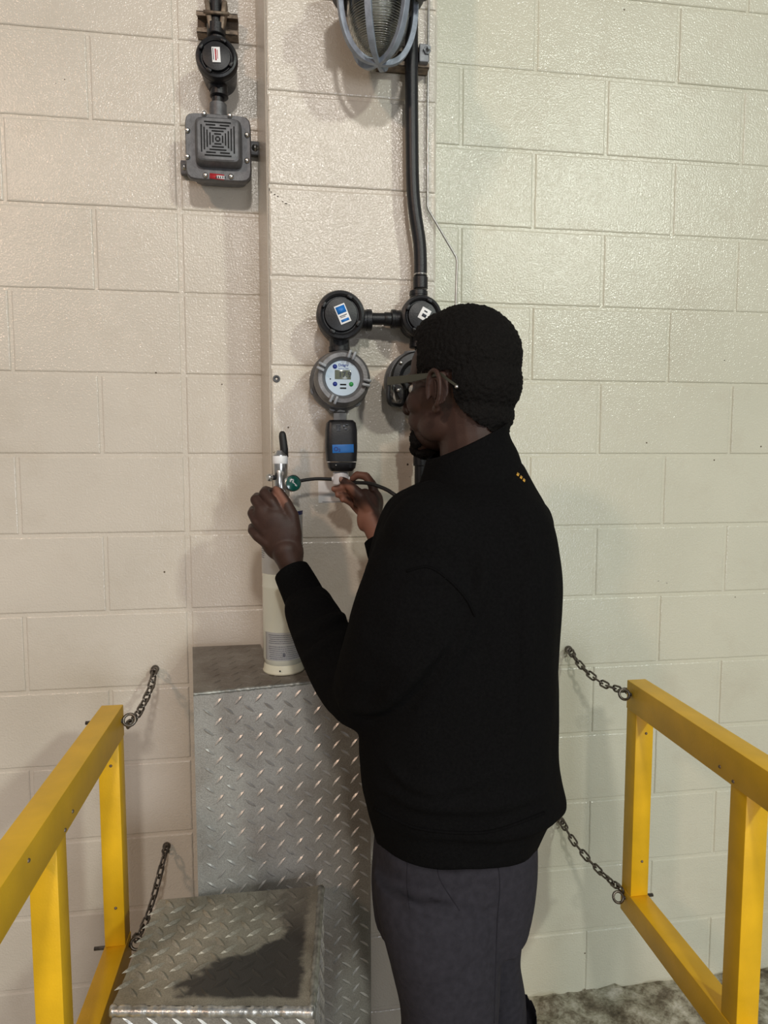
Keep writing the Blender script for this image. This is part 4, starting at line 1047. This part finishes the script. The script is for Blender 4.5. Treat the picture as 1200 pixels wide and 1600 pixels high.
# hair
bm = bmesh.new()
def hh(x, y, z, rx, ry, rz): sph(bm, hl(x, y, z), (rx*HS_, ry*HS_, rz*HS_), HM, 4)
hh(0, .001, .060, .0815, .0955, .0865); hh(0, .030, .074, .072, .072, .066); hh(0, -.024, .020, .0745, .072, .070); hh(0, -.026, -.030, .065, .058, .050); hh(0, -.028, -.058, .056, .050, .034)
def furry(me):
    displace(me, lambda c: noise.noise(c*170)*.0022+noise.noise(c*330)*.0014)
hr = voxel('hair', bm, M_HAIR, .0024, per, smooth_it=3, post=furry)
def cut(o, fn, fill=False):
    b_ = bmesh.new(); b_.from_mesh(o.data); off = origin_of(o)
    dl = [v for v in b_.verts if fn((HM.transposed() @ (v.co+off-head0))/HS_)]
    bmesh.ops.delete(b_, geom=dl, context='VERTS'); b_.to_mesh(o.data); b_.free()
def hairline(l):
    wob = .0025*noise.noise(l*120)
    x, y, z = abs(l.x), l.y, l.z
    if y > .060-.45*max(0, x-.045)+wob and z < .084+.9*max(0, y-.060): return True         # forehead and temples
    if y > .026 and z < .030+wob: return True
    if -.026 < y <= .026 and z < .033+wob and x > .03: return True       # round the ear
    if y <= -.022 and z < max(-.082, -.012+.95*(y+.022))+wob: return True
    if z < .010 and y > -.026: return True
    return False
cut(hr, hairline)
# goatee / beard
bm = bmesh.new()
sph(bm, hl(0, .088, -.090), (.026, .020, .017), HM, 3); sph(bm, hl(0, .070, -.098), (.028, .026, .012), HM, 3)
for s in (-1, 1): sph(bm, hl(s*.026, .078, -.072), (.010, .016, .018), HM, 3)
def furry2(me):
    displace(me, lambda c: noise.noise(c*400)*.0022)
voxel('beard', bm, M_HAIR, .0022, per, smooth_it=1, post=furry2)
for s in (-1, 1):
    bm = bmesh.new(); sph(bm, hl(s*.031, .081, .010), (.0125, .0105, .0105), HM, 3); obj('eye', bm, M_EYE, per)
# glasses
gl = thing('glasses', '', '', hl(0, .1, .02)); del gl['label']; del gl['category']
gl.parent = per; gl.location = hl(0, .1, .02)-origin_of(per)
bm = bmesh.new(); gfr = []
for s in (-1, 1):
    cx2 = s*.036; pts = []
    for k in range(28):
        a = 2*math.pi*k/28; e = 3.2; ca, sa = math.cos(a), math.sin(a); f = (abs(ca)**e+abs(sa)**e)**(-1/e)
        xx = cx2+ca*f*.031; pts.append(hl(xx, .126-.9*(abs(xx))**2*4.0, .006+sa*f*.0215))
    tube(bm, pts, .0042, 10, closed=True)
tube(bm, [hl(-.008, .124, .012), hl(0, .126, .015), hl(.008, .124, .012)], .0028, 8)
obj('frame', bm, M_RUB, gl)
for s in (-1, 1):
    bm = bmesh.new()
    ring = []
    for k in range(28):
        a = 2*math.pi*k/28; e = 3.2; ca, sa = math.cos(a), math.sin(a); f = (abs(ca)**e+abs(sa)**e)**(-1/e)
        xx = s*.036+ca*f*.030; ring.append((hl(xx, .126-3.6*xx*xx, .006+sa*f*.0205), hl(xx, .1245-3.6*xx*xx, .006+sa*f*.0205)))
    fa = [bm.verts.new(a_) for a_, _ in ring]; fb = [bm.verts.new(b_) for _, b_ in ring]
    bm.faces.new(fa); bm.faces.new(fb[::-1])
    for k in range(28): bm.faces.new((fa[k], fb[k], fb[(k+1) % 28], fa[(k+1) % 28]))
    bmesh.ops.recalc_face_normals(bm, faces=bm.faces[:]); obj('lens', bm, M_LENS, gl, smooth=False)
    bm = bmesh.new(); ys = [.110, .08, .045, .010, -.012, -.030, -.046]; zs = [.022, .0225, .0235, .026, .027, .016, .006]; xs = [.069, .0745, .078, .081, .084, .086, .084]
    hgt = [.0075, .0068, .0062, .0040, .0024, .0022, .0022]; rings = []
    for i in range(7):
        c0 = hl(s*xs[i], ys[i], zs[i]); vs4 = []
        for (dx, dz) in ((-1, -1), (1, -1), (1, 1), (-1, 1)): vs4.append(bm.verts.new(c0+HM @ Vector((dx*.0016, 0, dz*hgt[i]))))
        rings.append(vs4)
    for a_, b_ in zip(rings, rings[1:]):
        for j in range(4): bm.faces.new((a_[j], a_[(j+1) % 4], b_[(j+1) % 4], b_[j]))
    bm.faces.new(rings[0][::-1]); bm.faces.new(rings[-1]); bmesh.ops.recalc_face_normals(bm, faces=bm.faces[:])
    bmesh.ops.bevel(bm, geom=bm.edges[:], offset=.0005, segments=2, affect='EDGES')
    tm = obj('temple', bm, M_OLIVE, gl, angle=40)
    bm = bmesh.new(); sph(bm, hl(s*(xs[6]+.001), ys[6]+.002, zs[6]), .0032, None, 2); obj('cord_stud', bm, M_STEEL, tm)

# sweatshirt
def ring(uL, uR, v, Yc, t, tx=0.0, ty=0.0):
    a, b = P(uL, v, Yc), P(uR, v, Yc); c = (a+b)/2; c.z = P((uL+uR)/2, v, Yc).z
    ax = (b-a)/2; ax.z = 0
    return (c, ax+Vector((0, .0, tx)), Vector((0, t, 0))+Vector((0, 0, ty)))
bm = bmesh.new()
Yt = -.665
tor = [ring(652, 806, 742, -.66, .085, .020, 0), ring(628, 820, 762, -.66, .115, .008), ring(606, 838, 790, -.66, .15), ring(588, 853, 830, -.66, .165), ring(576, 861, 880, -.66, .172),
       ring(572, 861, 940, -.66, .172), ring(570, 859, 1010, -.66, .170), ring(564, 861, 1090, -.66, .165), ring(560, 863, 1160, -.66, .162), ring(566, 869, 1215, -.66, .160), ring(573, 873, 1243, -.66, .158, 0, -.010),
       ring(578, 869, 1264, -.66, .152, 0, -.03), ring(582, 850, 1282, -.66, .147, .0, -.045), ring(588, 835, 1312, -.66, .143, 0, -.055), ring(592, 826, 1334, -.66, .140, .0, -.060)]
loft(bm, resample(tor, 4), 56, 2.25)
# left sleeve
slv = J([(694, 850, -.690), (668, 915, -.735), (640, 985, -.735), (608, 1045, -.69), (582, 1078, -.64), (557, 1072, -.60), (528, 1036, -.53), (503, 992, -.468), (484, 952, -.418)])
limb(bm, smooth_path(slv, 2), [x for a_, b_ in zip([.112, .108, .101, .090, .076, .067, .064, .060, .054], [.108, .101, .090, .076, .067, .064, .060, .054, .050]) for x in (a_, (a_+b_)/2)]+[.050])
# right sleeve (far side)
slr = [sh_r, sh_r.lerp(el_r, .5), el_r+Vector((.0, .0, -.01)), el_r.lerp(wr_r, .4), wr_r.lerp(el_r, .22)]
limb(bm, slr, [.085, .070, .062, .055, .042])
limb(bm, [neck_b+Vector((0, 0, -.045)), sh_r.lerp(neck_b, .45)+Vector((0, 0, -.012)), sh_r], [.085, .080, .082]); limb(bm, [neck_b+Vector((0, 0, -.045)), sh_l.lerp(neck_b, .4)+Vector((0, 0, -.015)), sh_l], [.085, .080, .09])
# folds (rolls of cloth)
def rolls(pts, r):
    # a roll of cloth laid on the surface built so far, half sunk in and fading out at both ends
    n_ = 4*(len(pts)-1); r *= 1.35; rad = [r*(.30+.70*math.sin(math.pi*i/n_)) for i in range(n_+1)]; out_ = []
    for q, ra in zip(smooth_path([Vector((u, v, 0)) for u, v, _ in pts], 4), rad):
        h = BASE.ray_cast(CAM, ray(q.x, q.y).normalized())
        if h[0] is None or (out_ and (h[0]-out_[-1][0]).length > .06): continue
        out_.append((h[0]-h[1]*ra*.35 if h[1].dot(ray(q.x, q.y)) < 0 else h[0]+h[1]*ra*.35, ra))
    if len(out_) > 2: limb(bm, [a for a, _ in out_], [b for _, b in out_], 12)
bmesh.ops.recalc_face_normals(bm, faces=bm.faces[:])
BASE = BVHTree.FromBMesh(bm)
fold = rolls
fold([(446, 950, 0), (470, 938, 0), (495, 930, 0), (512, 932, 0)], .012)
fold([(452, 962, -.46), (474, 948, -.475), (500, 940, -.455), (518, 944, -.43)], .011)
fold([(458, 998, -.50), (490, 985, -.53), (520, 968, -.51), (542, 960, -.47)], .016)
fold([(470, 1030, -.55), (505, 1010, -.60), (540, 990, -.60), (556, 960, -.57)], .016)
fold([(495, 1062, -.60), (540, 1050, -.68), (575, 1010, -.72), (572, 950, -.68)], .016)
fold([(535, 1105, -.66), (590, 1105, -.74), (640, 1060, -.80), (700, 1000, -.83)], .016)
fold([(640, 900, -.865), (700, 905, -.870), (742, 955, -.83)], .007)
fold([(760, 860, -.83), (740, 950, -.835), (690, 1060, -.82), (650, 1110, -.81)], .012)
fold([(818, 880, -.79), (822, 1000, -.80), (812, 1150, -.80)], .010)
fold([(800, 780, -.77), (828, 860, -.78), (840, 960, -.77)], .010)
fold([(600, 1190, -.80), (640, 1225, -.81), (700, 1235, -.82), (760, 1215, -.82)], .010)
fold([(585, 1225, -.78), (640, 1252, -.81), (720, 1262, -.815), (800, 1252, -.80), (866, 1238, -.72)], .013)
def wrinkle(me):
    displace(me, lambda c: noise.noise(Vector((c.x*7, c.y*7, c.z*3.2)))*.0075+noise.noise(Vector((c.x*18+4, c.y*18, c.z*11)))*.0030)
sw = voxel('sweatshirt', bm, M_KNIT, .0050, per, smooth_it=9, fac=.55, post=wrinkle)
def bvh_of(o):
    off = origin_of(o); b_ = bmesh.new(); b_.from_mesh(o.data); bmesh.ops.translate(b_, verts=b_.verts, vec=off); t_ = BVHTree.FromBMesh(b_); b_.free(); return t_
SW = bvh_of(sw)
def onto(tree, u, v, lift=0.0):
    d = ray(u, v).normalized(); h = tree.ray_cast(CAM, d)
    return (h[0]+h[1]*lift, h[1]) if h[0] else None
def seam(tree, px, r, name, m, parent, lift=.0, n=10):
    pts = []
    q = [Vector((a, b, 0)) for a, b in px]
    for p_ in smooth_path(q, n):
        h = onto(tree, p_.x, p_.y, lift)
        if h: pts.append(h[0])
    if len(pts) > 2:
        bm_ = bmesh.new(); tube(bm_, pts, r, 8); return obj(name, bm_, m, parent)
seam(SW, [(636, 893), (668, 886), (700, 905), (728, 935), (742, 962)], .0022, 'shoulder_seam', M_RIB, sw)
seam(SW, [(585, 1262), (640, 1290), (700, 1300), (770, 1298), (850, 1270)], .0028, 'hem_seam', M_RIB, sw)
# little gold marks at the nape
bm = bmesh.new(); 
for i, (u, v) in enumerate(((808.5, 742), (813.5, 746.5), (818, 751))):
    h = onto(SW, u, v, .0006)
    if h: quad_plate(bm, h[0], .0042, .0078, .0012, -30, normal=h[1])
if len(bm.verts): obj('gold_tag', bm, M_GOLD, sw)
# cuffs
bm = bmesh.new(); cuffp = J([(484, 952, -.418), (472, 926, -.390), (461, 904, -.368), (456, 894, -.358)])
rr_ = [.044, .0425, .0400, .0385]
tube(bm, smooth_path(cuffp, 4), [rr_[min(3, i//4)]+(rr_[min(3, i//4+1)]-rr_[min(3, i//4)])*(i % 4)/4 for i in range(13)], 40)
def ribs(me):
    pass
obj('cuff', bm, M_RIB, per)
bm = bmesh.new(); a = wr_r.lerp(el_r, .22); b = wr_r.lerp(el_r, .02); tube(bm, [a, a.lerp(b, .5), b], [.040, .038, .0345], 32); obj('cuff', bm, M_RIB, per)
# stand-up collar: open, thick-walled
bm = bmesh.new()
def cring(uL, uR, v, dzl, half, Y=-.655):
    a, b = P(uL, v, Y), P(uR, v, Y); c = (a+b)/2; ax = (b-a)/2; ax.z = dzl; return (c, ax, Vector((0, half, .0)))
out = [cring(632, 812, 762, .030, .112), cring(640, 804, 742, .040, .098), cring(652, 793, 725, .046, .088), cring(660, 789, 706, .046, .084), cring(668, 790, 689, .034, .081)]
inn = [(c, ax*.93, ay*.92) for c, ax, ay in out[::-1]]; inn = [(c+Vector((0, 0, .001)), ax, ay) for c, ax, ay in inn]
R = []
for c, ax, ay in resample(out, 4)+resample(inn, 4):
    R.append([bm.verts.new(Vector(c)+Vector(ax)*math.cos(2*math.pi*k/64)+Vector(ay)*math.sin(2*math.pi*k/64)) for k in range(64)])
for a_, b_ in zip(R, R[1:]):
    for k in range(64): bm.faces.new((a_[k], a_[(k+1) % 64], b_[(k+1) % 64], b_[k]))
bmesh.ops.recalc_face_normals(bm, faces=bm.faces[:])
obj('collar', bm, M_KNIT, per)
# zip on the chest
# trousers
bm = bmesh.new()
top = [ring(588, 828, 1290, -.665, .135, 0, 0), ring(584, 828, 1340, -.665, .140), ring(582, 824, 1385, -.665, .142), ring(586, 816, 1430, -.668, .132)]
loft(bm, resample(top, 3), 44, 2.4)
lp = [ring(583, 760, 1360, -.725, .085), ring(586, 772, 1400, -.735, .092), ring(596, 776, 1450, -.745, .093), ring(611, 776, 1510, -.752, .088), ring(628, 773, 1590, -.755, .080)]
cl_, xl_ = lp[-1][0], lp[-1][1].length
lp += [(Vector((kn_l.x, kn_l.y, .50)), Vector((.072, 0, 0)), Vector((0, .075, 0))), (kn_l.lerp(an_l, .4), Vector((.068, 0, 0)), Vector((0, .070, 0))), (an_l+Vector((0, 0, .03)), Vector((.058, 0, 0)), Vector((0, .062, 0))), (an_l+Vector((0, 0, -.03)), Vector((.060, 0, 0)), Vector((0, .066, 0)))]
b2 = bmesh.new(); loft(b2, resample(lp, 4), 36, 2.2)
rp = [ring(690, 827, 1350, -.60, .080), ring(700, 820, 1400, -.59, .085), ring(715, 811, 1450, -.585, .085), ring(730, 808, 1490, -.582, .082), ring(738, 816, 1540, -.58, .080), ring(742, 821, 1600, -.58, .076)]
rp += [(Vector((kn_r.x, kn_r.y, .50)), Vector((.070, 0, 0)), Vector((0, .073, 0))), (kn_r.lerp(an_r, .4), Vector((.066, 0, 0)), Vector((0, .068, 0))), (an_r+Vector((0, 0, .03)), Vector((.058, 0, 0)), Vector((0, .062, 0))), (an_r+Vector((0, 0, -.03)), Vector((.060, 0, 0)), Vector((0, .066, 0)))]
b3 = bmesh.new(); loft(b3, resample(rp, 4), 36, 2.2)
for q in (b2, b3):
    tm_ = bpy.data.meshes.new('q'); q.to_mesh(tm_); q.free(); bm.from_mesh(tm_); bpy.data.meshes.remove(tm_)
BASE = BVHTree.FromBMesh(bm); foldt = rolls
foldt([(640, 1390, -.828), (690, 1418, -.832), (740, 1420, -.83), (780, 1395, -.80)], .007)
foldt([(610, 1380, -.80), (650, 1420, -.828), (715, 1432, -.834)], .006)
foldt([(760, 1480, -.80), (700, 1520, -.836), (650, 1540, -.82)], .006)
foldt([(812, 1470, -.60), (800, 1500, -.64), (785, 1530, -.65)], .008)
def wrt(me):
    displace(me, lambda c: noise.noise(Vector((c.x*11, c.y*11, c.z*5)))*.0035)
tr = voxel('trousers', bm, M_TROU, .0048, per, smooth_it=6, post=wrt)
TR = bvh_of(tr)
seam(TR, [(683, 1348), (688, 1375), (718, 1423)], .0008, 'back_pocket', M_SEAM, tr, n=8)
seam(TR, [(778, 1350), (781, 1385), (777, 1440), (774, 1520), (772, 1598)], .0010, 'leg_seam', M_SEAM, tr)
seam(TR, [(637, 1340), (636, 1380), (640, 1420)], .0007, 'side_seam', M_SEAM, tr)
for an in (an_l, an_r):
    bm = bmesh.new(); d = Fd*.9
    for (k, hgt, w, l) in ((0.0, .055, .042, .06), (.09, .048, .046, .07), (.17, .036, .042, .055)):
        sph(bm, Vector((an.x, an.y, hgt*.95))+Fd*k, (w, l, hgt*.9), Matrix((Ld, Fd, Ud)).transposed(), 3)
    def flat(me):
        for v in me.vertices: v.co.z = max(v.co.z, .004)
    voxel('shoe', bm, M_SHOE, .006, per, smooth_it=4, post=flat)
bpy.context.view_layer.update()
